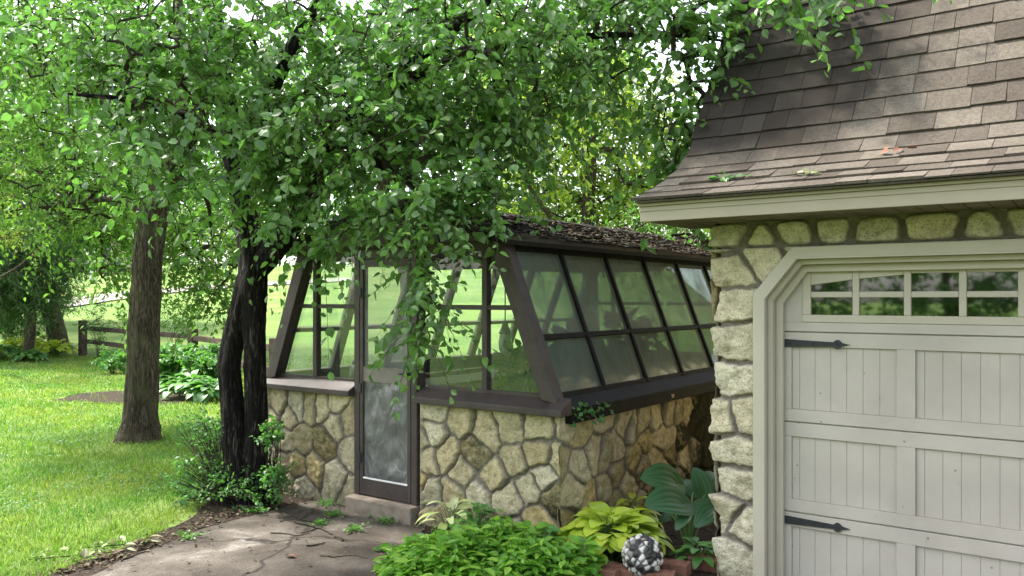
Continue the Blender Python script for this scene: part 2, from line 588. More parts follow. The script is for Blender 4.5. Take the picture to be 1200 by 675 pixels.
def path_mat():
    m, nt = new_mat('stained_concrete')
    N = NT(nt)
    v = N.obj()
    a = N.noise(1.7, 6, 0.62, v, 0.4)
    c = N.ramp(a, [(0.32, (.020, .0165, .0125)), (0.44, (.045, .037, .029)), (0.53, (.068, .058, .047)), (0.62, (.105, .092, .077)), (0.76, (.24, .222, .197))])
    b = N.noise(70, 5, 0.7, v)
    c = N.mixc(1.0, c, N.ramp(b, [(0.3, (.6, .58, .55)), (0.5, (1, 1, 1)), (0.75, (1.2, 1.2, 1.2))]), 'MULTIPLY')
    d = N.noise(9, 6, 0.7, v)
    c = N.mixc(N.ramp(d, [(0.56, (0, 0, 0)), (0.68, (.75, .75, .75))]), c, (.075, .06, .045))
    cv = nt.nodes.new('ShaderNodeTexVoronoi')
    cv.feature = 'DISTANCE_TO_EDGE'
    cv.inputs['Scale'].default_value = .55
    dv = nt.nodes.new('ShaderNodeVectorMath'); dv.operation = 'ADD'
    nc = nt.nodes.new('ShaderNodeTexNoise'); nc.inputs['Scale'].default_value = 2.2; nc.inputs['Detail'].default_value = 6
    N.l(v, nc.inputs['Vector']); N.l(v, dv.inputs[0])
    sc_ = nt.nodes.new('ShaderNodeVectorMath'); sc_.operation = 'SCALE'; sc_.inputs['Scale'].default_value = .55
    N.l(nc.outputs['Color'], sc_.inputs[0]); N.l(sc_.outputs[0], dv.inputs[1]); N.l(dv.outputs[0], cv.inputs['Vector'])
    crack = N.ramp(cv.outputs['Distance'], [(0.0, (1, 1, 1)), (0.006, (.8, .8, .8)), (0.012, (0, 0, 0))])
    c = N.mixc(crack, c, (.018, .015, .011))
    grit = N.ramp(N.noise(34, 3, .7, v), [(0.62, (0, 0, 0)), (0.68, (.8, .8, .8))])
    c = N.mixc(grit, c, (.03, .024, .018))
    N.done(N.principled(c, 0.88, 0.2, N.bump(b, 0.5, 0.015)))
    return m


M['ground'] = ground_mat()
M['soil'] = soil_mat()
M['path'] = path_mat()
M['road'] = plain('pale_gravel_road', (.24, .215, .19), 0.95, 0.1, 0.15)

# ------------------------------------------------------------------ leaf / tube generators
# templates: (verts in frame [side, along, normal], faces)
LEAF7 = (np.array([[0, 0, 0], [-.30, .26, .07], [-.30, .60, .05], [0, .45, -.02], [0, 1.0, -.10], [.30, .60, .05], [.30, .26, .07]]),
         [np.array([[0, 3, 2, 1], [0, 6, 5, 3]]), np.array([[3, 4, 2], [3, 5, 4]])])
def bent(T, curl, fold, skew):
    v = T[0].copy()
    v[:, 2] += -curl * v[:, 1] ** 2 + fold * np.abs(v[:, 0])
    v[:, 0] += skew * v[:, 1] ** 2
    return (v, T[1])


LEAF_KINDS = [bent(LEAF7, 0, 0, .05), bent(LEAF7, .35, .25, -.12), bent(LEAF7, -.18, .5, .10), bent((LEAF7[0] * [1.15, .9, 1], LEAF7[1]), .15, -.15, -.05)]
LEAF4 = (np.array([[0, 0, 0], [-.24, .5, .06], [0, 1.0, -.05], [.24, .5, .06]]), [np.array([[0, 3, 2], [0, 2, 1]])])


def big_leaf(nu=9, nv=7, width=.62, cup=.12, droop=.25, ribs=0.0, point=1.0, heart=.12):
    t = np.linspace(0, 1, nu)
    s = np.linspace(-1, 1, nv)
    vs = []
    for ti in t:
        w = width * .5 * (np.sin(np.pi * min(1, ti ** .66)) ** .62 if 0 < ti < 1 else 0.001)
        for si in s:
            x = si * w
            y = ti - heart * (abs(si) ** 1.5) * (1 - ti) ** 3
            z = cup * (abs(si) ** 1.5) * w * 1.6 - droop * ti ** 2.2 + .10 * math.sin(ti * 3)
            z += ribs * math.cos(abs(si) * math.pi * 5 + ti * 2) * w
            vs.append((x, y, z))
    q = [(i * nv + j, i * nv + j + 1, (i + 1) * nv + j + 1, (i + 1) * nv + j) for i in range(nu - 1) for j in range(nv - 1)]
    return np.array(vs), [np.array(q)]


def place_leaves(tpl, P, A, Nn, L, W=None):
    """P positions, A along axis, Nn normal hint, L length -> verts, faces"""
    T, fs = tpl
    A = norm(A)
    S = norm(np.cross(A, Nn))
    Nn = np.cross(S, A)
    if W is None: W = L
    V = (P[:, None, :] + S[:, None, :] * (T[None, :, 0:1] * W[:, None, None]) + A[:, None, :] * (T[None, :, 1:2] * L[:, None, None])
         + Nn[:, None, :] * (T[None, :, 2:3] * L[:, None, None]))
    k = len(T)
    off = (np.arange(len(P)) * k)[:, None, None]
    F_ = [(f[None] + off).reshape(-1, f.shape[1]) for f in fs]
    return V.reshape(-1, 3), F_


def tubes(paths, radii, seg=4):
    """paths (n,k,3), radii (n,k): n thin tubes"""
    P = np.asarray(paths, float)
    R = np.asarray(radii, float)
    n, k, _ = P.shape
    d = np.gradient(P, axis=1)
    d = norm(d)
    ref = np.where(np.abs(d[..., 2:3]) > .9, np.array([1., 0, 0]), np.array([0, 0, 1.]))
    s = norm(np.cross(d, ref))
    u = np.cross(s, d)
    a = np.arange(seg) / seg * 2 * np.pi
    V = P[:, :, None, :] + R[:, :, None, None] * (np.cos(a)[None, None, :, None] * s[:, :, None, :] + np.sin(a)[None, None, :, None] * u[:, :, None, :])
    i, j, m = np.meshgrid(np.arange(n), np.arange(k - 1), np.arange(seg), indexing='ij')
    b = i * k * seg
    f = np.stack([b + j * seg + m, b + j * seg + (m + 1) % seg, b + (j + 1) * seg + (m + 1) % seg, b + (j + 1) * seg + m], -1).reshape(-1, 4)
    return V.reshape(-1, 3), f


def smooth_path(pts, n):
    """Catmull-Rom through pts (m,c) resampled to n"""
    P = np.asarray(pts, float)
    m = len(P)
    Q = np.vstack([2 * P[0] - P[1], P, 2 * P[-1] - P[-2]])
    t = np.linspace(0, m - 1 - 1e-6, n)
    i = t.astype(int)
    f = (t - i)[:, None]
    p0, p1, p2, p3 = Q[i], Q[i + 1], Q[i + 2], Q[i + 3]
    return .5 * ((2 * p1) + (-p0 + p2) * f + (2 * p0 - 5 * p1 + 4 * p2 - p3) * f ** 2 + (-p0 + 3 * p1 - 3 * p2 + p3) * f ** 3)


def trunk_geo(pts, radii, seg=30, step=.035, rough=.10, seed=1, flute=.0, freq=9., flare=0.0):
    PR = np.hstack([np.asarray(pts, float), np.asarray(radii, float)[:, None]])
    ln = np.linalg.norm(np.diff(PR[:, :3], axis=0), axis=1).sum()
    n = max(6, int(ln / step))
    C = smooth_path(PR, n)
    P, R = C[:, :3], np.maximum(C[:, 3], .004)
    d = norm(np.gradient(P, axis=0))
    s = norm(np.cross(d, np.array([.3, 1., .05])))
    u = np.cross(s, d)
    a = np.arange(seg) / seg * 2 * np.pi
    ca, sa = np.cos(a)[None, :], np.sin(a)[None, :]
    zz = P[:, 2:3] + 0 * ca
    nz = fbm(ca * 2.2 + 0 * zz, sa * 2.2 + 0 * zz, zz * 1.1, seed, 3) * 1.0
    rg = 1 - np.abs(vnoise(ca * freq * .55 + 0 * zz, sa * freq * .55 + 0 * zz, zz * 3.0, seed + 7)) * 2
    r = R[:, None] * (1 + rough * 1.1 * nz + rough * .8 * rg + flute * np.cos(a * 3 + 1)[None, :])
    zr = (P[:, 2:3] - P[0, 2])
    r = r * (1 + flare * np.exp(-zr / .16) * (.55 + .45 * np.cos(a * 5 + seed + 1.3 * np.sin(a * 2))[None, :]))
    V = P[:, None, :] + r[..., None] * (ca[..., None] * s[:, None, :] + sa[..., None] * u[:, None, :])
    i, m = np.meshgrid(np.arange(n - 1), np.arange(seg), indexing='ij')
    f = np.stack([i * seg + m, i * seg + (m + 1) % seg, (i + 1) * seg + (m + 1) % seg, (i + 1) * seg + m], -1).reshape(-1, 4)
    cap = np.array([np.arange(seg) + (n - 1) * seg])
    return V.reshape(-1, 3), [f, cap]


def merge(parts):
    Vs, Fs, o = [], {}, 0
    for V, fl in parts:
        Vs.append(V)
        for f in (fl if isinstance(fl, list) else [fl]):
            if len(f): Fs.setdefault(f.shape[1], []).append(f + o)
        o += len(V)
    return np.vstack(Vs), [np.vstack(x) for x in Fs.values()]


def in_blobs(blobs, rng):
    """blobs: (px,py,depth, rx_px, ry_px, rd_m, n) -> spray centres"""
    out = []
    for b in blobs:
        px, py, d, rx, ry, rd, n = b[:7]
        u = norm(rng.normal(size=(n, 3))) * (rng.random((n, 1)) ** (1 / 2.6))
        dd = d + u[:, 1] * rd
        X = px + u[:, 0] * rx
        Y = py + u[:, 2] * ry
        # offsets measured at the blob's own depth (a real ellipsoid in space)
        c = at(px, py, d)
        lat = u[:, 0] * rx / F * d
        zz = -u[:, 2] * ry / F * d
        out.append(np.stack([c[0] + VX * u[:, 1] * rd + RX * lat, c[1] + VY * u[:, 1] * rd + RY * lat, c[2] + zz], -1))
    return np.vstack(out)


def sphere_blobs(bl, rng):
    out = []
    for (x, y, z, rx, ry, rz, n) in bl:
        u = norm(rng.normal(size=(n, 3))) * (rng.random((n, 1)) ** (1 / 2.4))
        out.append(np.array([x, y, z]) + u * np.array([rx, ry, rz]))
    return np.vstack(out)


def grow(C, skel, rng, r0=.0028, maxlen=None):
    """attach each centre to the nearest skeleton point or already attached centre -> branch tubes"""
    S = np.vstack(skel)
    d0 = np.min(np.linalg.norm(C[:, None, :] - S[None, ::2, :], axis=2), axis=1)
    order = np.argsort(d0)
    C = C[order]
    n = len(C)
    pts = np.vstack([S, C])
    ns = len(S)
    par = np.zeros(n, int)
    for i in range(n):
        cand = pts[:ns + i]
        dv = C[i] - cand
        dist = np.linalg.norm(dv, axis=1)
        dist[ns:] *= 1.12
        dist = dist + 0.35 * np.maximum(0, cand[:, 2] - C[i, 2]) * 0.3
        par[i] = int(np.argmin(dist))
    cnt = np.ones(ns + n)
    for i in range(n - 1, -1, -1):
        cnt[par[i]] += cnt[ns + i]
    a = pts[par]
    b = C
    L = np.linalg.norm(b - a, axis=1)[:, None]
    k = 5
    t = np.linspace(0, 1, k)[None, :, None]
    mid = rng.normal(size=(n, 1, 3)) * .10 * L[:, :, None] + np.array([0, 0, .10]) * L[:, :, None]
    P = a[:, None, :] * (1 - t) + b[:, None, :] * t + mid * (4 * t * (1 - t))
    rr = r0 * np.sqrt(np.minimum(cnt[ns:], 160))
    R = np.repeat(rr[:, None], k, 1) * np.linspace(1.15, .9, k)[None]
    out = norm(b - a)
    return C, P, R, out


def sprays(C, out, rng, m=14, length=.5, leaf=.08, droop=.5, lift=.15, tpl=LEAF7, jitter=.45, wr=1.0, flat=.5, hang=.35, pairs=True):
    n = len(C)
    D = norm(out * .9 + rng.normal(size=(n, 3)) * .55 + np.array([0, 0, lift]))
    Ls = length * rng.uniform(.6, 1.35, n)
    t = (np.arange(m) + .6) / m
    tt = t[None, :, None]
    base = C - D * (Ls * .15)[:, None]
    path = base[:, None, :] + D[:, None, :] * Ls[:, None, None] * tt + np.array([0, 0, -1.]) * (droop * Ls)[:, None, None] * tt ** 2
    tang = norm(D[:, None, :] + np.array([0, 0, -1.]) * (2 * droop * tt))
    up = np.array([0, 0, 1.])
    side = norm(np.cross(tang, up) + rng.normal(size=(n, 1, 3)) * .25)
    sg = np.where(np.arange(m) % 2 == 0, 1., -1.)[None, :, None]
    A = norm(side * sg * .9 + tang * .55 + rng.normal(size=(n, m, 3)) * jitter * .8 + np.array([0, 0, -hang]))
    Nn = norm(up * flat + rng.normal(size=(n, m, 3)) * jitter + norm(np.cross(side, tang)) * .4)
    L = leaf * rng.uniform(.75, 1.2, (n, 1)) * rng.uniform(.5, 1.25, (n, m)) * (1 - .25 * np.abs(tt[..., 0] - .4))
    P = path + A * .012
    P_, A_, N_2, L_ = P.reshape(-1, 3), A.reshape(-1, 3), Nn.reshape(-1, 3), L.ravel()
    if tpl is LEAF7:
        pick = rng.integers(0, len(LEAF_KINDS), len(P_))
        V, Fs = merge([place_leaves(LEAF_KINDS[q], P_[pick == q], A_[pick == q], N_2[pick == q], L_[pick == q], L_[pick == q] * wr) for q in range(len(LEAF_KINDS))])
    else:
        V, Fs = place_leaves(tpl, P_, A_, N_2, L_, L_ * wr)
    k = 4
    tk = np.linspace(0, 1, k)[None, :, None]
    tw = base[:, None, :] + D[:, None, :] * Ls[:, None, None] * tk + np.array([0, 0, -1.]) * (droop * Ls)[:, None, None] * tk ** 2
    tr = np.repeat(np.linspace(.0028, .0012, k)[None], n, 0) * (leaf / .08) ** .5
    return V, Fs, tw, tr


def make_tree(name, label, cat, base, trunks, blobs, leaf_m, bark, rng, group=None, world_blobs=None, r0=.003, trunk_seg=30, rough=.10, freq=9., min_branch_r=0., **kw):
    root = empty(name, base, label, cat, group)
    parts, skel = [], []
    for k, (pts, rr) in enumerate(trunks):
        parts.append(trunk_geo(pts, rr, seg=trunk_seg, rough=rough, seed=3 + k * 5, freq=freq, flare=.45 if pts[0][2] < .1 else 0.0))
        skel.append(smooth_path(np.asarray(pts, float), 30)[int(kw.get('skip', 10)):])
    V, Fs = merge(parts)
    np_mesh('trunk', V, Fs, bark, root, smooth=True)
    C = []
    if blobs: C.append(in_blobs(blobs, rng))
    if world_blobs: C.append(sphere_blobs(world_blobs, rng))
    C = np.vstack(C)
    C, P, R, out = grow(C, skel, rng, r0)
    kw.pop('skip', None)
    V2, F2, tw, tr = sprays(C, out, rng, **kw)
    Vb, fb = tubes(P, np.maximum(R, min_branch_r), 5)
    Vt, ft = tubes(tw, tr, 3)
    Vx, Fx = merge([(Vb, fb), (Vt, ft)])
    np_mesh('branches', Vx, Fx, M['twig'] if bark is not M['bark_black'] else M['twig'], root, smooth=True)
    np_mesh('crown', V2, F2, leaf_m, root)
    return root


# ================================================================== SETTING
def sheet(name, poly, z, m, jag=0.0, seed=0, sub=14, kind='structure'):
    """flat irregular sheet from a closed outline of (x, y)"""
    pts = []
    n = len(poly)
    for i in range(n):
        a, b = np.array(poly[i][:2], float), np.array(poly[(i + 1) % n][:2], float)
        for t in np.arange(sub) / sub:
            pts.append(a + (b - a) * t)
    P = np.array(pts)
    if jag:
        c = P.mean(0)
        k = fbm(P[:, 0] * 3, P[:, 1] * 3, 0.3, seed, 4)
        k2 = fbm(P[:, 0] * 3, P[:, 1] * 3, 5.3, seed + 9, 4)
        P = P + np.stack([k, k2], 1) * jag
    me = bpy.data.meshes.new(name)
    me.from_pydata([(x, y, z) for x, y in P], [], [tuple(range(len(P)))])
    me.update()
    if me.polygons[0].normal.z < 0: me.flip_normals()
    o = link(name, me, m)
    return tag(o, kind=kind)


# ground: one sheet out to the horizon, rising into the hill behind the fence
xs = np.concatenate([-np.geomspace(400, 40, 26), np.linspace(-39, 39, 79), np.geomspace(40, 400, 26)])
gx, gy = np.meshgrid(xs, xs, indexing='ij')
gz = hill(gx, gy)
gz = gz - gz[np.abs(gx) < 4][0] * 0
near = hill(np.array([-6.0]), np.array([5.0]))[0]
GZ0 = float(near)
def gh(x, y):
    h = hill(np.asarray(x, float), np.asarray(y, float))
    return np.where(h < 0.10, 0.0, h - 0.10)
n_ = len(xs)
V = np.stack([gx, gy, gh(gx, gy)], -1).reshape(-1, 3)
i_, j_ = np.meshgrid(np.arange(n_ - 1), np.arange(n_ - 1), indexing='ij')
b_ = i_ * n_ + j_
ground = np_mesh('lawn_ground', V, [np.stack([b_, b_ + n_, b_ + n_ + 1, b_ + 1], -1).reshape(-1, 4)], M['ground'], smooth=True)
tag(ground, kind='structure')


def strip(name, pts, width, m, lift):
    P = smooth_path(pts, 60)
    d = np.gradient(P, axis=0)
    d = d / np.linalg.norm(d, axis=1)[:, None]
    nrm = np.stack([-d[:, 1], d[:, 0]], 1)
    L, R_ = P + nrm * width / 2, P - nrm * width / 2
    Q = np.stack([L, (L + P) / 2, P, (P + R_) / 2, R_], 1).reshape(-1, 2)
    z = gh(Q[:, 0], Q[:, 1]) + lift
    V = np.hstack([Q, z[:, None]])
    f = [[i * 5 + j, i * 5 + j + 1, (i + 1) * 5 + j + 1, (i + 1) * 5 + j] for i in range(59) for j in range(4)]
    return tag(np_mesh(name, V, [np.array(f)], m, smooth=True), kind='structure')


strip('road', [at(-60, 350, 36)[:2], at(40, 350, 39)[:2], at(120, 350, 44)[:2], at(230, 350, 51)[:2], at(420, 350, 60)[:2]], 3.2, M['road'], .06)

GYF = 4.81           # greenhouse front plane
XL, XR = -6.21, -3.08
XRIDGE = (XL + XR) / 2
EIN = .46            # how far the sloped glass leans in
ZE = 2.165
GLEN = 5.0
GYB = GYF + GLEN
DL, DR = -5.06, -4.36


def G2(px, py):
    return on_ground(px, py)[:2]


path_poly = [G2(78, 690), G2(150, 655), G2(235, 622), G2(300, 604), G2(345, 592), G2(385, 585), (DL - .15, GYF - .03), (DR + .1, GYF - .03), G2(482, 640), G2(455, 668), G2(440, 720), (-3.1, 1.6), (-5.6, 2.0)]
soil_poly = [G2(20, 690), G2(100, 658), G2(190, 624), G2(232, 600), G2(240, 575), G2(270, 560), (XL - .25, GYF + .6), (XL - .25, GYB + .5), (-1.97, GYB + .5), (-1.97, 4.6), (-1.75, 4.55), (-1.75, 4.2), (-2.9, 3.4), (-3.3, 2.0), (-5.2, 1.6)]
sheet('soil_bed', soil_poly, .004, M['soil'], .10, 3)
sheet('concrete_path', path_poly, .010, M['path'], .05, 5)
sheet('garage_apron', [(-1.72, 4.78), (-1.72, -3), (6, -3), (6, 4.78)], .012, M['path'])
sheet('bare_soil_patch', [G2(60, 470), G2(100, 460), G2(150, 458), G2(215, 462), G2(270, 457), G2(255, 470), G2(190, 474), G2(120, 473)], .004, M['soil'], .35, 12)
sheet('hosta_bed_soil', [G2(-60, 415), G2(40, 412), G2(85, 412), G2(95, 405), G2(20, 396), G2(-60, 398)], .004, M['path'], .3, 15)


# ------------------------------------------------------------------ rubble stone walls
def stone_wall(name, u0, u1, v0, v1, seeds, mapf, parent, res=.009, mortar=.011, amp=.024, warp=.022, hole=None, algae_shade=None, close=(False, False), seed=0, jit=1.0, mat='stone', dfun=None):
    nu, nv = int((u1 - u0) / res) + 1, int((v1 - v0) / res) + 1
    u = np.linspace(u0, u1, nu)
    v = np.linspace(v0, v1, nv)
    U, Vv = np.meshgrid(u, v, indexing='ij')
    wu = U + warp * fbm(U * 6, Vv * 6, .2, seed, 3) + warp * .45 * fbm(U * 26, Vv * 26, .7, seed + 3, 2)
    wv = Vv + warp * fbm(U * 6, Vv * 6, 9.2, seed + 5, 3) + warp * .45 * fbm(U * 26, Vv * 26, 4.7, seed + 8, 2)
    S = np.asarray(seeds, float)
    q = np.stack([wu.ravel(), wv.ravel()], 1)
    d2 = ((q[:, None, :] - S[None]) ** 2).sum(-1)
    k = np.argmin(d2, 1)
    a = S[k]
    da = d2[np.arange(len(q)), k]
    sep = np.linalg.norm(a[:, None, :] - S[None], axis=-1)
    with np.errstate(divide='ignore', invalid='ignore'):
        e = (d2 - da[:, None]) / (2 * sep)
    e[np.arange(len(q)), k] = 9
    d = e.min(1)
    mortar = mortar * (1 + .55 * fbm(U.ravel() * 7, Vv.ravel() * 7, 6.1, seed + 51, 2))
    if dfun is not None: d = dfun(U.ravel(), Vv.ravel(), d)
    rs = np.random.default_rng(seed + 77)
    tone = rs.random(len(S))
    lev = rs.uniform(.55, 1.1, len(S))
    tilt = rs.normal(size=(len(S), 2)) * .13
    w = sstep(mortar * .7, mortar * .7 + .012, d)
    Uf, Vf = U.ravel(), Vv.ravel()
    rel = q - a
    # broken faces: a few flat facets per stone
    fac = np.abs(vnoise(Uf * 13 + tone[k] * 40, Vf * 13, 1.3, seed + 20)) * .020 + fbm(Uf * 30, Vf * 30, 2.2, seed + 21, 3) * .011
    h = w * (amp * lev[k] + (rel * tilt[k]).sum(1) + fac * .9) + (1 - w) * fbm(Uf * 40, Vf * 40, 3.1, seed + 31, 2) * .003
    h = np.maximum(h, 0)
    dome = sstep(0, .05, d)
    h = h * (.80 + .20 * dome)
    if close[0]:
        kk = 1 - sstep(0, .02, Uf - u0); h = h * (1 - kk) + .024 * kk; w = np.maximum(w, kk * .9)
    if close[1]:
        kk = 1 - sstep(0, .02, u1 - Uf); h = h * (1 - kk) + .024 * kk; w = np.maximum(w, kk * .9)
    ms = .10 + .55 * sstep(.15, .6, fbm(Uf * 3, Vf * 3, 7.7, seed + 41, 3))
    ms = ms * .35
    if algae_shade is not None: ms = np.clip(ms + algae_shade(Uf, Vf, tone[k]), 0, 1)  # growth on the stones, plus painted shade on the right side wall
    P = mapf(Uf, Vf, h)
    i, j = np.meshgrid(np.arange(nu - 1), np.arange(nv - 1), indexing='ij')
    b = (i * nv + j).ravel()
    f = np.stack([b, b + nv, b + nv + 1, b + 1], -1)
    if hole is not None:
        cu, cv = Uf[f].mean(1), Vf[f].mean(1)
        f = f[~hole(cu, cv)]
    at4 = np.stack([tone[k], w, ms, np.ones_like(w)], 1)
    o = np_mesh(name, P, [f], M[mat], parent, smooth=True, attr={'stone': at4})
    me = o.data
    fl = me.polygons[len(me.polygons) // 2]
    return o


def grid_seeds(u0, u1, v0, v1, du, dv, rs, j=.36):
    out = []
    r = 0
    v = v0 + dv * .5
    while v < v1 + dv * .3:
        u = u0 + (du * .5 if r % 2 else 0.05 * du)
        while u < u1 + du * .4:
            out.append((u + rs.uniform(-j, j) * du, v + rs.uniform(-j, j) * dv))
            u += du * rs.uniform(.75, 1.3)
        v += dv
        r += 1
    return out


# ------------------------------------------------------------------ GREENHOUSE
gh_root = empty('greenhouse', (XRIDGE, GYF, 0), 'small greenhouse of tan rubble stone and brown framed sloping glass', 'greenhouse')


def zoom4(lst):
    out = []
    for x, y in lst:
        p = on_y(280 + x / 2.648, 420 + y / 2.648, GYF)
        out.append((p[0], p[2]))
    return out


left_seeds = zoom4([(130, 140), (185, 145), (222, 150), (262, 155), (310, 142), (342, 190), (160, 178), (297, 200), (200, 245), (265, 262), (138, 250), (140, 325), (187, 335), (230, 340), (300, 375), (348, 290), (205, 388), (150, 375), (105, 200), (100, 300), (110, 380), (345, 420)])
right_seeds = zoom4([(605, 158), (690, 195), (605, 226), (645, 300), (773, 225), (842, 213), (935, 212), (1030, 215), (583, 322), (737, 290), (855, 308), (930, 288), (688, 350), (790, 362), (597, 415), (665, 418), (748, 435), (840, 440), (905, 395), (945, 362), (930, 505), (1005, 310), (980, 430), (690, 505), (620, 490), (780, 520), (860, 545), (560, 380), (560, 260)])
zs = np.array(right_seeds)


def front_map(u, v, h):
    return np.stack([u, GYF - h, v], 1)


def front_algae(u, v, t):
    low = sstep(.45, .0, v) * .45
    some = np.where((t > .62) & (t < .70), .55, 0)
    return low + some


SW_Z = .945
stone_wall('stone_wall', XL, DL - .015, -.03, SW_Z, left_seeds, front_map, gh_root, seed=1, algae_shade=front_algae, close=(True, True), mortar=.0095, warp=.034)
stone_wall('stone_wall', DR + .015, XR + .022, -.03, SW_Z, right_seeds, front_map, gh_root, seed=2, algae_shade=front_algae, close=(True, False), mortar=.0095, warp=.034)
rs_ = np.random.default_rng(5)
side_seeds = grid_seeds(GYF, GYB, -.05, 1.0, .21, .25, rs_)


def side_algae_shade(u, v, t):  # algae plus shade between the buildings, both painted darker towards the rear
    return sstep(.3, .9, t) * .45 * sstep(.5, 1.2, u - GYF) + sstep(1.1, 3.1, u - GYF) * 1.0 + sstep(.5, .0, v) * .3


stone_wall('stone_wall', GYF - .022, GYB, -.03, SW_Z, side_seeds, lambda u, v, h: np.stack([XR + h, u, v], 1), gh_root, seed=3, algae_shade=side_algae_shade, mortar=.010, res=.011)
left_side = grid_seeds(GYF, GYB, -.05, 1.0, .24, .26, rs_)
stone_wall('stone_wall', GYF, GYB, -.03, SW_Z, left_side, lambda u, v, h: np.stack([XL - h, u, v], 1), gh_root, seed=4, res=.03)
back_s = grid_seeds(XL, XR, -.05, 1.0, .26, .26, rs_)
stone_wall('stone_wall', XL, XR, -.03, SW_Z, back_s, lambda u, v, h: np.stack([u, GYB + h, v], 1), gh_root, seed=6, res=.03)
# inner face of the low walls
w = MB()
T = .2
w.box((XL + .003, GYF + .003, 0), (DL - .018, GYF + T, SW_Z - .01))
w.box((DR + .018, GYF + .003, 0), (XR - .003, GYF + T, SW_Z - .01))
w.box((XR - T, GYF + T + .002, 0), (XR - .003, GYB - .003, SW_Z - .01))
w.box((XL + .003, GYF + T + .002, 0), (XL + T, GYB - .003, SW_Z - .01))
w.box((XL + T + .002, GYB - T, 0), (XR - T - .002, GYB - .003, SW_Z - .01))
w.build('inner_wall', M['concrete_step'], gh_root)
MB().box((XL + T, GYF + .1, -.02), (XR - T, GYB - T, .03)).build('slab', M['concrete_step'], gh_root)


def sill_front(x0, x1, y, sgn, m, nm='sill'):
    s = MB()
    prof = [(y + sgn * -.03, 1.065), (y + sgn * .105, .992), (y + sgn * .105, .945), (y + sgn * -.03, .947)]
    if sgn > 0:   # rear
        prof = [(y - .03, 1.065), (y + .105, .992), (y + .105, .945), (y - .03, .947)]
    else:
        prof = [(y + .03, 1.065), (y - .105, .992), (y - .105, .945), (y + .03, .947)]
    s.prism([(x0, a, b) for a, b in prof], (x1 - x0, 0, 0))
    return s.build(nm, m, gh_root, bevel=.006)


sill_front(XL - .085, DL - .002, GYF, -1, M['brown_paint'])
sill_front(DR + .002, XR + .085, GYF, -1, M['brown_paint'])
sill_front(XL - .085, XR + .085, GYB, 1, M['brown_paint'])
for sx, x in ((1, XR), (-1, XL)):
    s = MB()
    s.prism([(x - sx * .04, GYF + .032, 1.06), (x + sx * .085, GYF + .032, .985), (x + sx * .085, GYF + .032, .885), (x - sx * .04, GYF + .032, .885)], (0, GLEN - .064, 0))
    s.build('sill', M['black_timber'] if sx > 0 else M['brown_paint'], gh_root, bevel=.006)

# leaning corner posts
for sx, x in ((1, XR), (-1, XL)):
    for y in (GYF + .015, GYB - .015):
        p = MB()
        p.prism([(x + sx * .012, y - .055, 1.02), (x - sx * .125, y - .055, 1.045), (x - sx * (EIN + .125), y - .055, ZE + .02), (x - sx * (EIN - .012), y - .055, ZE + .02)], (0, .11, 0))
        p.build('corner_post', M['brown_paint'], gh_root, bevel=.006)


def xs_at(z, sx):
    """x of the sloped glass at height z"""
    x = XR if sx > 0 else XL
    return x - sx * (.05 + (z - 1.05) / (ZE - 1.05) * (EIN - .03))


# front and rear windows: frame bars with one pane sheet each
def end_window(xa, xb, y, xm, slope_side, mats, nm='window'):
    """xa,xb at the bottom; slope_side: which end leans"""
    f = MB()
    zb, zt, zr = 1.06, ZE - .005, 1.685
    f.box((min(xa, xb), y - .022, zt - .055), (max(xa, xb), y + .022, zt))          # head
    f.box((xm - .022, y - .026, zb), (xm + .022, y + .026, zt - .056))                # mullion
    for p, q in ((xa, xm - .0225), (xm + .0225, xb)):
        f.box((p, y - .018, zr - .018), (q, y + .018, zr + .018))
    f.box((xa, y - .02, zb - .01), (xm - .0225, y + .02, zb + .018))
    f.box((xm + .0225, y - .02, zb - .01), (xb, y + .02, zb + .018))
    fr = f.build(nm, mats[0], gh_root)
    g = MB()
    g.add([(xa, y + .006, zb), (xb, y + .006, zb), (xb, y + .006, zt), (xa, y + .006, zt)], [(0, 1, 2, 3)])
    if slope_side:
        sx = slope_side
        g = MB()
        if sx > 0:
            g.add([(xa, y + .006, zb), (XR - .08, y + .006, zb), (XR - EIN - .06, y + .006, zt), (xa, y + .006, zt)], [(0, 1, 2, 3)])
        else:
            g.add([(XL + .08, y + .006, zb), (xb, y + .006, zb), (xb, y + .006, zt), (XL + EIN + .06, y + .006, zt)], [(0, 1, 2, 3)])
    g.build('pane', mats[1], fr)
    return fr


def trimmed_window(xa, xb, y, xm, sx, mats):
    """like end_window, its rails cut to the leaning post"""
    zb, zt, zr = 1.06, ZE - .005, 1.685
    lean = lambda z: (XR - .09 - (z - 1.03) / (ZE - 1.03) * EIN) if sx > 0 else (XL + .09 + (z - 1.03) / (ZE - 1.03) * EIN)
    f = MB()
    def rail(z0, z1, ya):
        if sx > 0: poly = [(xa, y - ya, z0), (lean(z0), y - ya, z0), (lean(z1), y - ya, z1), (xa, y - ya, z1)]
        else: poly = [(lean(z0), y - ya, z0), (xb, y - ya, z0), (xb, y - ya, z1), (lean(z1), y - ya, z1)]
        f.prism(poly, (0, 2 * ya, 0))
    rail(zt - .055, zt, .022)
    rail(zr - .018, zr + .018, .018)
    rail(zb - .01, zb + .018, .02)
    f.box((xm - .022, y - .027, zb + .0185), (xm + .022, y + .027, zt - .0555))
    fr = f.build('window', mats[0], gh_root)
    g = MB()
    if sx > 0: g.add([(xa, y + .004, zb), (lean(zb), y + .004, zb), (lean(zt), y + .004, zt), (xa, y + .004, zt)], [(0, 1, 2, 3)])
    else: g.add([(lean(zb), y + .004, zb), (xb, y + .004, zb), (xb, y + .004, zt), (lean(zt), y + .004, zt)], [(0, 1, 2, 3)])
    g.build('pane', mats[1], fr)


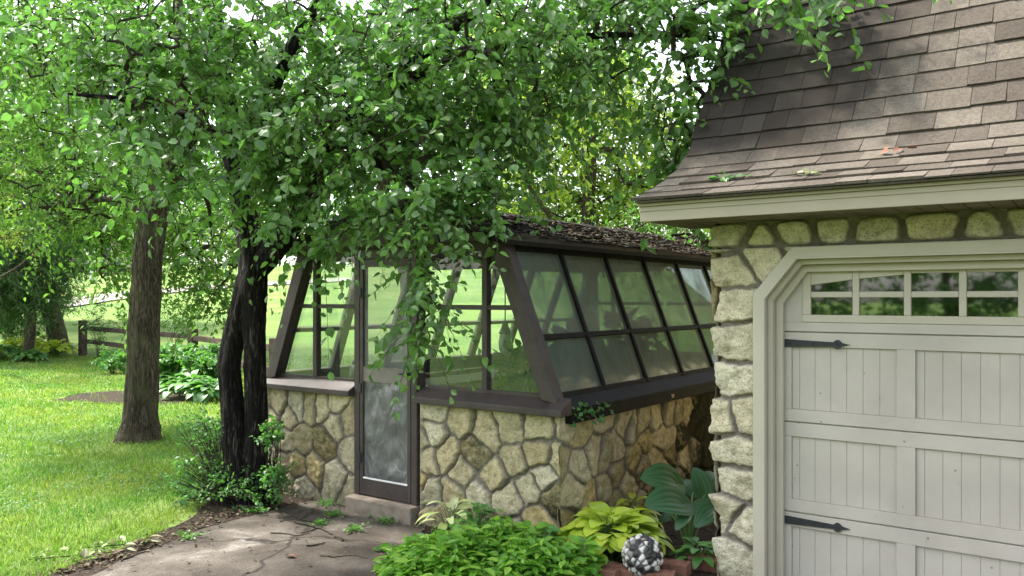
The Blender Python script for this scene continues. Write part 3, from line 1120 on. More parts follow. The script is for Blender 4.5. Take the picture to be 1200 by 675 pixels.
trimmed_window(DR + .065, None, GYF + .03, -3.735, 1, (M['brown_paint'], M['glass_front']))
trimmed_window(None, DL - .065, GYF + .03, -5.60, -1, (M['brown_paint'], M['glass_front']))
trimmed_window(XRIDGE + .03, None, GYB - .03, -3.9, 1, (M['inner_timber'], M['glass_far']))
trimmed_window(None, XRIDGE - .03, GYB - .03, -5.4, -1, (M['inner_timber'], M['glass_far']))

# sloping side glazing
NB = 7
for sx, mf, mg in ((1, M['black_timber'], M['glass_side']), (-1, M['inner_timber'], M['glass_far'])):
    f = MB()
    zb, zt, zm = 1.055, ZE - .005, 1.47
    P = lambda y, z, o=0: np.array([xs_at(z, sx) + sx * o, y, z])
    nrm = norm(np.cross(P(5, 2) - P(5, 1), np.array([0, 1., 0])))
    wd = .034 if sx > 0 else .10
    for k in range(1, NB):
        y = GYF + GLEN * k / NB
        f.bar(P(y, zb), P(y, zt), wd, .05, nrm)
    ya, yb = GYF + .075, GYB - .075
    for z, w_ in ((zb + .01, .04), (zm, .038), (zt - .03, .07)):
        for k in range(NB):
            y0 = GYF + GLEN * k / NB + (wd / 2 + .001 if k else .075)
            y1 = GYF + GLEN * (k + 1) / NB - (wd / 2 + .001 if k < NB - 1 else .075)
            f.bar(P(y0, z), P(y1, z), w_, .042, nrm)
    fr = f.build('window', mf, gh_root)
    g = MB()
    g.add([P(ya, zb), P(yb, zb), P(yb, zt), P(ya, zt)], [(0, 1, 2, 3)])
    g.build('pane', mg, fr)

# gables: vertical boards
for y0, y1, m in ((GYF - .012, GYF + .05, M['brown_paint']), (GYB - .05, GYB + .012, M['brown_paint'])):
    g = MB()
    nb = 14
    half = (XR - XL) / 2 - EIN + .02
    zt = lambda x: ZE + .40 * (1 - abs(x - XRIDGE) / (half + .1)) - .015
    for k in range(nb):
        a, b = XRIDGE - half + 2 * half * k / nb + .003, XRIDGE - half + 2 * half * (k + 1) / nb - .003
        g.prism([(a, y0, ZE + .001), (b, y0, ZE + .001), (b, y0, zt(b)), (a, y0, zt(a))], (0, y1 - y0, 0))
    g.build('gable', m, gh_root)
# tie beam under the gable
MB().box((XL + EIN - .05, GYF - .03, ZE - .012), (XR - EIN + .05, GYF - .014, ZE + .075)).build('header_board', M['brown_paint'], gh_root, bevel=.004)


def shingle_field(sfun, smax, u0, u1, expo, wlo, whi, thick, rs, jit=.004, curl=.0, lift0=0.0, edge=.01):
    """tabs laid in courses; sfun(u,s,h) -> world points. Each tab is a thin wedge"""
    V, f = [], []
    s = 0.0
    c = 0
    while s < smax - .01:
        u = u0 - rs.uniform(0, whi)
        while u < u1:
            wd = rs.uniform(wlo, whi)
            a, b = max(u0 - rs.uniform(0, edge), u + .0015), min(u1 + rs.uniform(0, edge), u + wd - .0015)
            u += wd
            if b - a < .02: continue
            sa = s - rs.uniform(0, jit)
            sb = min(smax, s + expo * 1.12)
            t = thick * rs.uniform(.7, 1.5)
            q = []
            cl = rs.uniform(0, curl)
            c2 = rs.uniform(0, curl)
            for (uu, ss, hh) in ((a, sa, .001), (b, sa, .001), (b, sb, -.004), (a, sb, -.004), (a, sa, t + cl), (b, sa, t + c2), (b, sb, .002), (a, sb, .002)):
                q.append(sfun(uu, ss, hh + lift0))
            k = len(V)
            V += q
            f += [(k, k + 3, k + 2, k + 1), (k + 4, k + 5, k + 6, k + 7), (k, k + 1, k + 5, k + 4), (k + 1, k + 2, k + 6, k + 5), (k + 2, k + 3, k + 7, k + 6), (k + 3, k, k + 4, k + 7)]
        s += expo * rs.uniform(.96, 1.04)
        c += 1
    return np.array(V), np.array(f)


# greenhouse roof
RX0, RX1 = XL + EIN - .09, XR - EIN + .09
ZR = 2.54
YR0, YR1 = GYF - .16, GYB + .12
ev = ZE + .034
parts = []
rs_ = np.random.default_rng(8)
for sx, xe in ((1, RX1), (-1, RX0)):
    run = abs(xe - XRIDGE)
    ln = math.hypot(run, ZR - ev)
    du = np.array([-sx * run / ln, 0, (ZR - ev) / ln])
    dn = np.array([sx * (ZR - ev) / ln, 0, run / ln])
    V_, f_ = shingle_field(lambda u, s, h, xe=xe, du=du, dn=dn: np.array([xe, u, ev]) + du * s + dn * h, ln, YR0, YR1, .125, .07, .20, .011, rs_, .02, .014, .0, .015)
    if sx < 0: f_ = f_[:, ::-1]
    parts.append((V_, f_))
parts.append(None)
dk = MB()
dk.prism([(RX0, YR0 + .01, ev - .03), (RX1, YR0 + .01, ev - .03), (RX1, YR0 + .01, ev), (XRIDGE, YR0 + .01, ZR), (RX0, YR0 + .01, ev)], (0, YR1 - YR0 - .02, 0))
parts[-1] = (np.array(dk.v), [np.array([f for f in dk.f if len(f) == 4]), np.array([f for f in dk.f if len(f) == 5])])
# ridge caps
rc = MB()
y = YR0
while y < YR1 - .02:
    t = rs_.uniform(.008, .018)
    y2 = min(YR1, y + .16)
    for sx in (1, -1):
        rc.prism([(XRIDGE, y, ZR + .010 + t), (XRIDGE + sx * .12, y, ZR - .036 + t), (XRIDGE + sx * .12, y, ZR - .046), (XRIDGE, y, ZR - .002)], (0, y2 - y - .002, 0))
    y = y2
parts.append((np.array(rc.v), np.array(rc.f)))
Vr, Fr = merge(parts)
gh_roof = np_mesh('roof', Vr, Fr, M['shake'], gh_root)
fb_ = MB()
for sx, xe in ((1, RX1), (-1, RX0)):
    fb_.box((min(xe, xe - sx * .025), YR0 + .02, ev - .062), (max(xe, xe - sx * .025), YR1 - .02, ev - .0305))
    # barge boards
    for yb in (YR0 + .003, YR1 - .03):
        a, b = np.array([xe - sx * .03, yb, ev - .06]), np.array([XRIDGE + sx * .004, yb, ZR - .06])
        fb_.prism([a, b, b + np.array([0, 0, .05]), a + np.array([0, 0, .05])], (0, .026, 0))
fb_.build('fascia', M['black_timber'], gh_roof)

# door
dfm = MB()
for x0, x1 in ((DL + .002, DL + .062), (DR - .062, DR - .002)):
    dfm.box((x0, GYF - .045, .14), (x1, GYF + .06, ZE - .014))
dfm.box((DL + .063, GYF - .045, 2.075), (DR - .063, GYF + .06, ZE - .014))
dfm.build('door_frame', M['brown_paint'], gh_root, bevel=.004)
MB().box((DL - .012, GYF - .13, -.03), (DR + .012, GYF + .12, .137)).build('step', M['concrete_step'], gh_root, bevel=.012)
d0, d1 = DL + .068, DR - .068
dy = GYF - .028
d = MB()
zb, zt = .150, 2.068
d.box((d0, dy - .016, zb), (d0 + .036, dy + .016, zt))
d.box((d1 - .036, dy - .016, zb), (d1, dy + .016, zt))
d.box((d0 + .0365, dy - .016, zb), (d1 - .0365, dy + .016, zb + .13))
d.box((d0 + .0365, dy - .016, zt - .06), (d1 - .0365, dy + .016, zt))
door = d.build('door', M['brown_paint'], gh_root, bevel=.003)
zm0, zm1 = 1.075, 1.195
MB().box((d0 + .037, dy - .012, zm0), (d1 - .037, dy + .014, zm1)).build('mid_rail', plain('grey_rail', (.16, .14, .125), .55, .35, .2), door)
# lower sheet, gently rumpled
nu, nv = 26, 50
uu, vv = np.meshgrid(np.linspace(d0 + .036, d1 - .036, nu), np.linspace(zb + .130, zm0, nv), indexing='ij')
edge = np.minimum(sstep(0, .05, uu - uu.min()), sstep(0, .05, uu.max() - uu)) * np.minimum(sstep(0, .05, vv - vv.min()), sstep(0, .06, vv.max() - vv))
ww = edge * (fbm(uu * 6, vv * 3.2, .4, 3, 3) * .030 + np.abs(vnoise(uu * 9 + vv * 5, vv * 4 - uu * 3, .3, 8)) * -.016)
V = np.stack([uu, dy + ww - .001, vv], -1).reshape(-1, 3)
i, j = np.meshgrid(np.arange(nu - 1), np.arange(nv - 1), indexing='ij')
b = (i * nv + j).ravel()
np_mesh('lower_screen', V, [np.stack([b, b + nv, b + nv + 1, b + 1], -1)], M['screen_low'], door, smooth=True)
MB().add([(d0 + .036, dy, zm1), (d1 - .036, dy, zm1), (d1 - .036, dy, zt - .06), (d0 + .036, dy, zt - .06)], [(0, 1, 2, 3)]).build('upper_screen', M['screen_high'], door)
MB().box((d0 + .0365, dy - .015, zb + .1302), (d1 - .0365, dy - .008, zb + .142)).build('screen_bead', M['white_post'], door)
h = MB()
h.box((d1 - .095, dy - .05, 1.150), (d1 - .012, dy - .034, 1.166))
h.box((d1 - .03, dy - .036, 1.145), (d1 - .012, dy - .0165, 1.172))
h.build('handle', M['iron'], door, bevel=.003)
for z in (.45, 1.02, 1.80):
    MB().box((d0 - .018, dy - .026, z - .04), (d0 + .02, dy - .0165, z + .04)).build('hinge', M['iron'], door)

# interior: rafters tied to the sloped walls
for k in (0, 2, 4, 6):
    y = GYF + GLEN * (k + .5) / NB
    for sx in (1, -1):
        MB().bar((XRIDGE + sx * .03, y, ZR - .085), (XRIDGE + sx * 1.05, y, ev - .07), .05, .07, (0, 0, 1)).build('rafter', M['inner_timber'], gh_root)
MB().box((XL + EIN + .1, GYF + 1.6, ZE - .12), (XR - EIN - .1, GYF + 1.66, ZE - .06)).build('tie_beam', M['inner_timber'], gh_root)


# things inside
def bench(x0, x1, y0, y1, label, h=.89):
    r = empty('potting_bench', ((x0 + x1) / 2, (y0 + y1) / 2, .03), label, 'bench')
    t = MB()
    n = 5
    for k in range(n):
        a = x0 + (x1 - x0) * k / n
        t.box((a + .004, y0, h - .03), (a + (x1 - x0) / n - .004, y1, h))
    t.build('bench_top', M['bench'], r)
    for xx in (x0 + .03, x1 - .08):
        for yy in (y0 + .05, y1 - .1):
            MB().box((xx, yy, .03), (xx + .05, yy + .05, h - .031)).build('leg', M['inner_timber'], r)
    return r


bench(XL + .24, XL + .80, GYF + .35, GYF + 3.2, 'grey slatted potting bench inside the greenhouse along its left glass')
bench(XR - 1.15, XR - .24, GYF + .5, GYF + 3.4, 'grey slatted potting bench inside the greenhouse along its grimy right glass', .66)


def potted(x, y, z, s, label, mat, rng, fol=True):
    r = empty('potted_plant', (x, y, z), label, 'potted plant')
    MB().lathe([(.075 * s, 0), (.10 * s, .15 * s), (.115 * s, .151 * s), (.115 * s, .18 * s), (.10 * s, .18 * s), (.095 * s, .16 * s)], (x, y, z), 18).build('pot', mat, r, smooth=False)
    n = 150
    u = norm(rng.normal(size=(n, 3))) * rng.random((n, 1)) ** .4
    P = np.array([x, y, z + .36 * s]) + u * np.array([.20, .20, .20]) * s
    A = norm(u + rng.normal(size=(n, 3)) * .5)
    Nn = norm(rng.normal(size=(n, 3)) * .5 + np.array([0, 0, 1]))
    V, Fs = place_leaves(LEAF7, P, A, Nn, np.full(n, .10 * s) * rng.uniform(.6, 1.2, n))
    np_mesh('foliage', V, Fs, M['leaf_shrub'], r)
    k = 10
    tp = np.stack([np.array([x, y, z + .15 * s]) + np.zeros((k, 3)), np.array([x, y, z + .3 * s]) + rng.normal(size=(k, 3)) * .04, P[:k]], 1)
    V, f = tubes(tp, np.full((k, 3), .004), 4)
    np_mesh('stems', V, [f], M['stem'], r)


prng = np.random.default_rng(31)
for x_, y_, sz_, lab_, mt_ in [(-.74, .72, 1.3, 'bushy plant in a black pot at the very front corner of the right greenhouse bench', 'pot'),
                               (-1.0, 1.0, 1.2, 'bushy plant in a clay pot at the inner front edge of the right greenhouse bench', 'clay'),
                               (-.76, 1.35, 1.4, 'tall plant in a clay pot second along the right greenhouse glass', 'clay'),
                               (-.98, 1.75, 1.4, 'plant in a black pot in the middle of the right greenhouse bench', 'pot'),
                               (-.76, 2.1, 1.3, 'plant in a clay pot third along the right greenhouse glass', 'clay'),
                               (-.86, 2.7, 1.6, 'largest potted plant towards the far end of the right greenhouse bench', 'clay')]:
    potted(XR + x_, GYF + y_, .662, sz_, lab_, M[mt_], prng)
# dark urn behind the left window
u_ = empty('dark_urn', (XL + .52, GYF + .62, .892), 'dark lidded urn on the bench behind the left greenhouse window', 'urn')
c_ = (XL + .52, GYF + .62, .892)
MB().lathe([(.06, 0), (.085, .03), (.10, .12), (.09, .21), (.06, .25)], c_, 20).build('urn_body', M['pot'], u_, smooth=True)
MB().lathe([(.07, .2505), (.065, .28), (.03, .31), (.02, .33), (.028, .35), (.012, .37)], c_, 20).build('lid', M['pot'], u_, smooth=True)
# hanging lantern
lp = on_y(592, 403, GYF + .95)
ln_ = empty('hanging_lantern', (lp[0], lp[1], lp[2] + .18), 'small silvery glass lantern hanging from the rafters behind the right front window', 'lantern')
mt = plain('lantern_metal', (.30, .31, .30), .4, .5, .1, metal=.6)
MB().lathe([(.012, .20), (.045, .12), (.06, .095), (.055, .09)], (lp[0], lp[1], lp[2]), 16).build('cap', mt, ln_, smooth=True)
gl_, nt_ = new_mat('lantern_glass'); N_ = NT(nt_); N_.done(N_.principled((.62, .66, .62), .15, .6))
MB().lathe([(.03, -.10), (.055, -.04), (.06, .02), (.045, .0885)], (lp[0], lp[1], lp[2]), 16).build('globe', gl_, ln_, smooth=True)
MB().lathe([(.006, -.22), (.018, -.17), (.03, -.14), (.034, -.101)], (lp[0], lp[1], lp[2]), 16).build('finial', mt, ln_, smooth=True)
MB().bar((lp[0], lp[1], lp[2] + .2005), (lp[0], lp[1], 2.15), .008, .008, (1, 0, 0)).build('hanging_wire', M['iron'], ln_)

# ------------------------------------------------------------------ GARAGE
GAX, GAY = -1.944, 4.85
ga = empty('garage', (0, 6.5, 0), 'garage with tan rubble stone pier, brown shingled flared roof and pale panelled door', 'garage')
PX0, PZ0 = -1.708, 1.775          # outer edge of the trim, start of its chamfer
PX1, PZ1 = -1.480, 2.047
CXD = -.235                       # door centre
MIR = lambda x: 2 * CXD - x
GAX2 = MIR(GAX)


def seedpx(l, Y=GAY):
    return [(on_y(x, y, Y)[0], on_y(x, y, Y)[2]) for x, y in l]


pier = seedpx([(853, 277), (894, 292), (857.5, 316), (861, 358), (865, 397), (862, 446), (849, 491), (873, 487), (863, 527), (862, 566), (852, 598), (873, 617), (862, 652), (932, 275), (977.7, 266), (1025.8, 273), (1095, 261), (1160.6, 268), (1196, 255)])
pier += [(-1.83, -.12), (-1.0, 2.12)][:1]
x = -.10
while x < 1.6:
    pier.append((x, 2.13 + random.uniform(-.02, .02))); x += random.uniform(.2, .34)
pier += grid_seeds(MIR(PX0), GAX2 + .1, -.1, 2.1, .24, .2, np.random.default_rng(3))


def ga_hole(u, v):
    lim = np.where(v < PZ0, PX0, PX0 + (v - PZ0) * (PX1 - PX0) / (PZ1 - PZ0)) + .02
    return (u > lim) & (u < 2 * CXD - lim) & (v < PZ1 - .02)


stone_wall('stone_wall', GAX, GAX2, -.05, 2.215, pier, lambda u, v, h: np.stack([u - (h - .012) * 1.3 * (1 - sstep(0, .07, u - GAX)), GAY - h, v], 1), ga, res=.007, dfun=lambda u, v, d: np.where(v > 2.05, -np.log(np.exp(-70 * np.minimum(d - .007, .2)) + np.exp(-70 * (np.minimum(v - 2.052, 2.210 - v) + .003))) / 70, d), mat='stone_pale', mortar=.014, amp=.032, warp=.024, hole=ga_hole, close=(False, False), seed=12,
           algae_shade=lambda u, v, t: sstep(.22, .0, v) * .5 - .05)
sl = grid_seeds(GAY, 11, 0, 2.3, .3, .28, np.random.default_rng(4))
stone_wall('stone_wall', GAY - .022, 11.0, -.05, 2.215, sl, lambda u, v, h: np.stack([GAX - h, u, v], 1), ga, res=.03, seed=14)
wb = MB()
wb.box((GAX + .005, GAY + .03, 0), (PX0 + .03, GAY + .2, 2.21))
wb.box((MIR(PX0) - .03, GAY + .03, 0), (GAX2 - .005, GAY + .2, 2.21))
wb.box((PX0 + .031, GAY + .05, 2.0), (MIR(PX0) - .031, GAY + .2, 2.21))
wb.box((GAX + .005, GAY + .205, 0), (GAX + .2, 11, 2.21))
wb.box((GAX2 - .2, GAY + .205, 0), (GAX2, 11, 2.21))
wb.box((GAX + .205, 10.8, 0), (GAX2 - .205, 11, 2.21))
wb.build('inner_wall', M['concrete_step'], ga)


def trim_path(o):
    """outline of the opening moved inward by o: list of (x,z) from bottom left to bottom right"""
    k = o * math.tan(math.pi / 8)
    L = [(PX0 + o, 0.0), (PX0 + o, PZ0 - k * .9), (PX1 + k * .9, PZ1 - o)]
    return L + [(MIR(x), z) for x, z in L[::-1]]


def trim_ring(name, o0, o1, y0, y1, m, parent, bevel=.004):
    A, B = trim_path(o0), trim_path(o1)
    t = MB()
    n = len(A)
    vs = []
    for (ax, az), (bx, bz) in zip(A, B):
        vs += [(ax, y0, az), (bx, y0, bz), (bx, y1, bz), (ax, y1, az)]
    fs = []
    for i in range(n - 1):
        a, b = i * 4, (i + 1) * 4
        for k in range(4):
            fs.append((a + k, b + k, b + (k + 1) % 4, a + (k + 1) % 4))
    fs += [(0, 1, 2, 3), tuple(range((n - 1) * 4, n * 4))[::-1]]
    t.add(vs, fs)
    o = t.build(name, m, parent, bevel=bevel)
    bm_fix(o)
    return o


def bm_fix(o):
    import bmesh
    b = bmesh.new(); b.from_mesh(o.data)
    bmesh.ops.recalc_face_normals(b, faces=b.faces)
    b.to_mesh(o.data); b.free()


tr = trim_ring('door_trim', 0, .070, GAY - .064, GAY + .02, M['trim_paint'], ga)
trim_ring('jamb', .0705, .100, GAY - .012, GAY + .085, M['trim_paint'], tr)
trim_ring('stop_moulding', .1005, .142, GAY + .045, GAY + .082, M['trim_paint'], tr)
trim_ring('stop_bead', .060, .0702, GAY - .067, GAY - .0645, M['trim_paint'], tr, 0)

# door: four sections
DX0 = PX0 + .112
DX1 = MIR(DX0)
DYF = GAY + .088              # front face
SEC = .533
ZB = -.045
BD = .014                     # panel recess
gd = MB()
gd.box((DX0, DYF + BD + .0035, .0), (DX1, DYF + .06, 2.06))
bm_ = []
pw, gap = .575, .095
cols = [-1.528 + k * (pw + gap) for k in range(4)]
rows = []
for sct in range(3):
    z0, z1 = ZB + SEC * sct, ZB + SEC * (sct + 1)
    rows.append((max(z0, .0) + .004, z1 - .004, z0 + .075, z1 - .085))
for (z0, z1, p0, p1) in rows:
    # rails
    gd.box((DX0, DYF, z0), (DX1, DYF + BD + .0032, p0))
    gd.box((DX0, DYF, p1), (DX1, DYF + BD + .0032, z1))
    edges = [DX0] + [v for c in cols for v in (c, c + pw)] + [DX1]
    for k in range(0, len(edges), 2):
        gd.box((edges[k], DYF, p0 + .0005), (edges[k + 1], DYF + BD + .0032, p1 - .0005))
    for c in cols:
        nbd = 6.5
        xx = c
        bw = pw / 6.5
        k = 0
        while xx < c + pw - .01:
            xe = min(c + pw, xx + bw * (1 if k else .5))
            gd.box((xx + .0009, DYF + BD, p0 + .001), (xe - .0009, DYF + BD + .0033, p1 - .001))
            xx = xe
            k += 1
# top section with the arched lights
z0, z1 = ZB + 3 * SEC + .004, 2.06
gd_top = []
WX0, WPITCH, WW = -1.415, .268, .232
wins = []
for k in range(8):
    a = WX0 + k * WPITCH
    kk = min(k, 7 - k)
    tops = {0: (1.829, 1.858), 1: (1.862, 1.882), 2: (1.889, 1.889), 3: (1.889, 1.889)}[kk]
    if k > 3: tops = tops[::-1]
    wins.append((a, a + WW, tops))
ZW0, ZWM0, ZWM1 = 1.656, 1.757, 1.790
MX0, MX1 = WX0 - .05, WX0 + 7 * WPITCH + WW + .05
gd.box((DX0, DYF, z0), (DX1, DYF + BD + .0032, ZW0 - .045))
gd.box((DX0, DYF, ZW0 - .0445), (MX0, DYF + BD + .0032, z1))
gd.box((MX1, DYF, ZW0 - .0445), (DX1, DYF + BD + .0032, z1))
gd.box((MX0 + .0005, DYF, 1.935), (MX1 - .0005, DYF + BD + .0032, z1))
gdo = gd.build('garage_door', M['door_paint'], ga, bevel=.0025)
wf = MB()
yf0, yf1 = DYF - .006, DYF + .020
ZT = 1.934
wf.box((MX0 + .001, yf0, ZW0 - .044), (MX1 - .001, yf1, ZW0))
edges = [MX0 + .001] + [v for a, b, t in wins for v in (a, b)] + [MX1 - .001]
tops_at = [wins[0][2][0]] + [v for a, b, t in wins for v in t] + [wins[-1][2][1]]
for k in range(0, len(edges), 2):
    a, b = edges[k], edges[k + 1]
    wf.box((a, yf0, ZW0 + .0003), (b, yf1, ZT))
for a, b, t in wins:
    wf.box((a + .0003, yf0, ZWM0), (b - .0003, yf1, ZWM1))
    wf.prism([(a + .0003, yf0, t[0]), (b - .0003, yf0, t[1]), (b - .0003, yf0, ZT), (a + .0003, yf0, ZT)], (0, yf1 - yf0, 0))
wf.build('window_frame', M['trim_paint'], gdo, bevel=.004)
gp = MB()
for a, b, t in wins:
    gp.add([(a, DYF + .012, ZW0), (b, DYF + .012, ZW0), (b, DYF + .012, ZWM0), (a, DYF + .012, ZWM0)], [(0, 1, 2, 3)])
    gp.add([(a, DYF + .012, ZWM1), (b, DYF + .012, ZWM1), (b, DYF + .012, t[1]), (a, DYF + .012, t[0])], [(0, 1, 2, 3)])
gp.build('glass', M['glass_garage'], gdo)


def strap(xa, z, sgn):
    s = MB()
    L = .375
    y0, y1 = DYF - .009, DYF - .0012
    X = lambda t: xa + sgn * t
    pts = [(0, .024), (.05, .023), (.30, .013), (.306, .013), (.318, .025), (.332, .027), (.345, .018), (.352, .010), (.395, .0), (.352, -.010), (.345, -.018), (.332, -.027), (.318, -.025), (.306, -.013), (.30, -.013), (.05, -.023), (0, -.024)]
    s.prism([(X(t), y0, z + v) for t, v in pts], (0, y1 - y0, 0))
    seg = 10
    for t in (.06, .19, .332):
        ring = lambda r, yy: [(X(t) + r * math.cos(2 * math.pi * i / seg), yy, z + r * math.sin(2 * math.pi * i / seg)) for i in range(seg)]
        s.add(ring(.007, y0 - .0003) + ring(.0045, y0 - .004), [tuple(range(seg, 2 * seg))[::-1]] + [(i, (i + 1) % seg, seg + (i + 1) % seg, seg + i) for i in range(seg)])
    o = s.build('strap_hinge', M['iron'], gdo)
    bm_fix(o)


for zz in (on_y(925, 402, DYF)[2], on_y(925, 609, DYF)[2]):
    strap(DX0 + .004, zz, 1)
    strap(DX1 - .004, zz, -1)

# soffit and fascia
YFA = 4.40
XRK = -2.25
XRK2 = MIR(XRK)
so = MB()
xx = XRK + .012
while xx < XRK2 - .02:
    so.box((xx, YFA + .026, 2.207 + random.uniform(0, .002)), (xx + .098, GAY + .25, 2.222))
    xx += .104
so.box((XRK + .012, YFA + .026, 2.2225), (XRK2 - .012, GAY + .25, 2.235))
so.build('soffit', M['soffit'], ga)

# flared roof
prof = np.array([(YFA - .055, 2.318), (4.72, 2.452), (4.98, 2.58), (5.13, 2.705), (5.27, 2.90), (6.1, 4.13), (6.62, 4.90)])
seg_ = np.linalg.norm(np.diff(prof, axis=0), axis=1)
cum = np.concatenate([[0], np.cumsum(seg_)])


def pr(s):
    s = max(0, min(cum[-1] - 1e-6, s))
    i = int(np.searchsorted(cum, s, side='right') - 1)
    i = min(i, len(seg_) - 1)
    t = (s - cum[i]) / seg_[i]
    p = prof[i] * (1 - t) + prof[i + 1] * t
    d_ = (prof[i + 1] - prof[i]) / seg_[i]
    return p, np.array([-d_[1], d_[0]])


def roof_pt(u, s, h):
    p, nn = pr(s)
    return np.array([u, p[0] + nn[0] * h + min(0, s) , p[1] + nn[1] * h])


rs_ = np.random.default_rng(21)
parts = [shingle_field(roof_pt, cum[-1], XRK - .02, XRK2 + .02, .168, .10, .29, .012, rs_, .009, .004, .004, .008)]
ys2, zs2 = 6.62, 4.90
up_len = math.hypot(1.9, .95)
du = np.array([0, 1.9 / up_len, .95 / up_len]); dn = np.array([0, -.95 / up_len, 1.9 / up_len])
parts.append(shingle_field(lambda u, s, h: np.array([u, ys2, zs2]) + du * s + dn * h, up_len, XRK - .02, XRK2 + .02, .17, .14, .34, .012, rs_, .006, .002, .004, .006))
dk = MB()
ridge_y = ys2 + 1.9
poly = [(XRK, y, z) for y, z in prof] + [(XRK, ridge_y, 5.85)]
poly += [(XRK, 2 * ridge_y - y, z) for y, z in prof[::-1]]
poly += [(XRK, 2 * ridge_y - YFA - .2, 2.236), (XRK, YFA + .03, 2.236), (XRK, YFA + .03, 2.3085), (XRK, YFA - .05, 2.3085)]
dk.prism(poly, (XRK2 - XRK, 0, 0))
parts.append((np.array(dk.v), [np.array([f]) for f in dk.f[:2]] + [np.array(dk.f[2:])]))
Vr, Fr = merge(parts)
rf = np_mesh('roof', Vr, Fr, M['shingle'], ga)
fa = MB()
fa.box((XRK, YFA, 2.203), (XRK2, YFA + .025, 2.291))
fa.box((XRK - .002, YFA - .022, 2.2915), (XRK2 + .002, YFA + .025, 2.3083))
fa.box((XRK - .002, YFA - .006, 2.262), (XRK2 + .002, YFA - .0005, 2.2912))
fa.build('fascia', M['beige_paint'], ga, bevel=.003)


# ================================================================== TREES
R1 = np.random.default_rng(101)


def pxp(l):
    """[(px,py,depth,radius)...] -> points, radii"""
    return [at(a, b, c) for a, b, c, r in l], [r for *_, r in l]


# the black twin-stemmed tree by the greenhouse corner
tA = [
    pxp([(297, 596, 7.08, .150), (299, 560, 7.08, .108), (300, 505, 7.08, .094), (299, 455, 7.05, .088), (298, 415, 7.05, .088), (297, 372, 7.08, .098), (297, 335, 7.1, .118), (296, 300, 7.15, .112), (286, 240, 7.2, .098), (275, 180, 7.2, .092), (262, 100, 7.2, .08), (250, 20, 7.2, .065), (236, -90, 7.3, .05), (225, -190, 7.4, .03)]),
    pxp([(285, 597, 7.1, .150), (280, 560, 7.1, .112), (276, 510, 7.1, .098), (271, 458, 7.10, .086), (269, 425, 7.10, .084), (275, 392, 7.10, .084), (285, 358, 7.10, .090), (293, 325, 7.13, .098)]),
    pxp([(300, 318, 7.12, .085), (322, 292, 7.05, .088), (348, 252, 6.95, .082), (367, 207, 6.85, .078), (386, 165, 6.75, .072), (422, 125, 6.6, .062), (485, 70, 6.4, .048), (560, 10, 6.3, .036), (650, -60, 6.2, .02)]),
    pxp([(279, 205, 7.2, .075), (306, 130, 7.0, .066), (335, 70, 6.8, .055), (385, -20, 6.6, .04), (430, -120, 6.5, .02)]),
    pxp([(422, 125, 6.6, .045), (520, 75, 6.35, .036), (640, 48, 6.2, .028), (760, 40, 6.05, .018), (850, 48, 5.95, .008)]),
    pxp([(275, 175, 7.15, .048), (220, 140, 6.4, .034), (150, 118, 5.8, .02), (80, 110, 5.4, .009)]),
    pxp([(386, 165, 6.75, .04), (440, 190, 6.2, .028), (500, 235, 5.75, .016), (520, 300, 5.45, .008)]),
]
blobsA = [
    (340, 45, 6.6, 190, 100, 1.1, 230), (560, 70, 6.3, 180, 105, .95, 330), (420, 160, 5.95, 150, 56, .6, 165), (352, 225, 6.1, 70, 36, .4, 46),
    (580, 140, 6.0, 70, 50, .5, 74), (735, 25, 6.3, 115, 78, .8, 140), (790, 150, 6.0, 34, 66, .3, 38), (497, 338, 5.35, 10, 72, .07, 30), (502, 240, 5.45, 48, 34, .25, 38), (560, 240, 5.5, 28, 38, .2, 24),
    (450, 246, 5.7, 55, 22, .25, 16), (385, 290, 5.75, 22, 16, .15, 8),
    (205, 95, 5.9, 120, 95, .6, 90), (160, 155, 5.5, 95, 55, .35, 34), (225, 215, 6.3, 34, 50, .3, 16), (120, 60, 5.9, 110, 70, .5, 50),
    (825, 150, 5.75, 32, 55, .25, 22), (835, 50, 5.8, 50, 55, .3, 34), (945, -6, 5.3, 85, 22, .3, 24),
    (450, -150, 6.8, 400, 130, 1.3, 190), (800, -110, 6.2, 180, 90, .6, 70), (120, -110, 6.6, 200, 110, 1.1, 90),
]
make_tree('leafy_tree', 'black barked twin stemmed tree beside the greenhouse, its crown hanging over the roof', 'tree',
          on_ground(293, 595), tA, blobsA, M['leaf_dark'], M['bark_black'], R1, m=14, length=.46, leaf=.082, droop=.55, jitter=.42, wr=1.05, r0=.0030, rough=.155, freq=8., trunk_seg=44)

# the brown trunk on the lawn
tB = [
    pxp([(163, 527, 10.2, 0.297), (163, 512, 10.2, 0.236), (165, 485, 10.2, 0.200), (167, 430, 10.2, 0.184), (170, 360, 10.2, 0.176), (174, 300, 10.2, 0.167), (182, 250, 10.2, 0.151), (196, 205, 10.1, 0.135), (215, 165, 10.05, 0.119), (236, 125, 10, 0.099), (250, 60, 10, 0.072), (255, -20, 10, 0.054), (250, -140, 10, 0.027)]),
    pxp([(200, 198, 10.1, .10), (214, 120, 10.3, .085), (210, 30, 10.5, .065), (204, -60, 10.6, .045), (190, -170, 10.7, .02)]),
    pxp([(180, 258, 10.2, .05), (140, 235, 10.6, .035), (90, 238, 11, .022), (30, 245, 11.2, .012)]),
    pxp([(192, 215, 10.1, .06), (130, 130, 10.6, .045), (60, 70, 10.9, .03), (-20, 30, 11, .015)]),
    pxp([(196, 205, 10.2, .04), (240, 230, 11.2, .03), (250, 290, 11.6, .015)]),
]
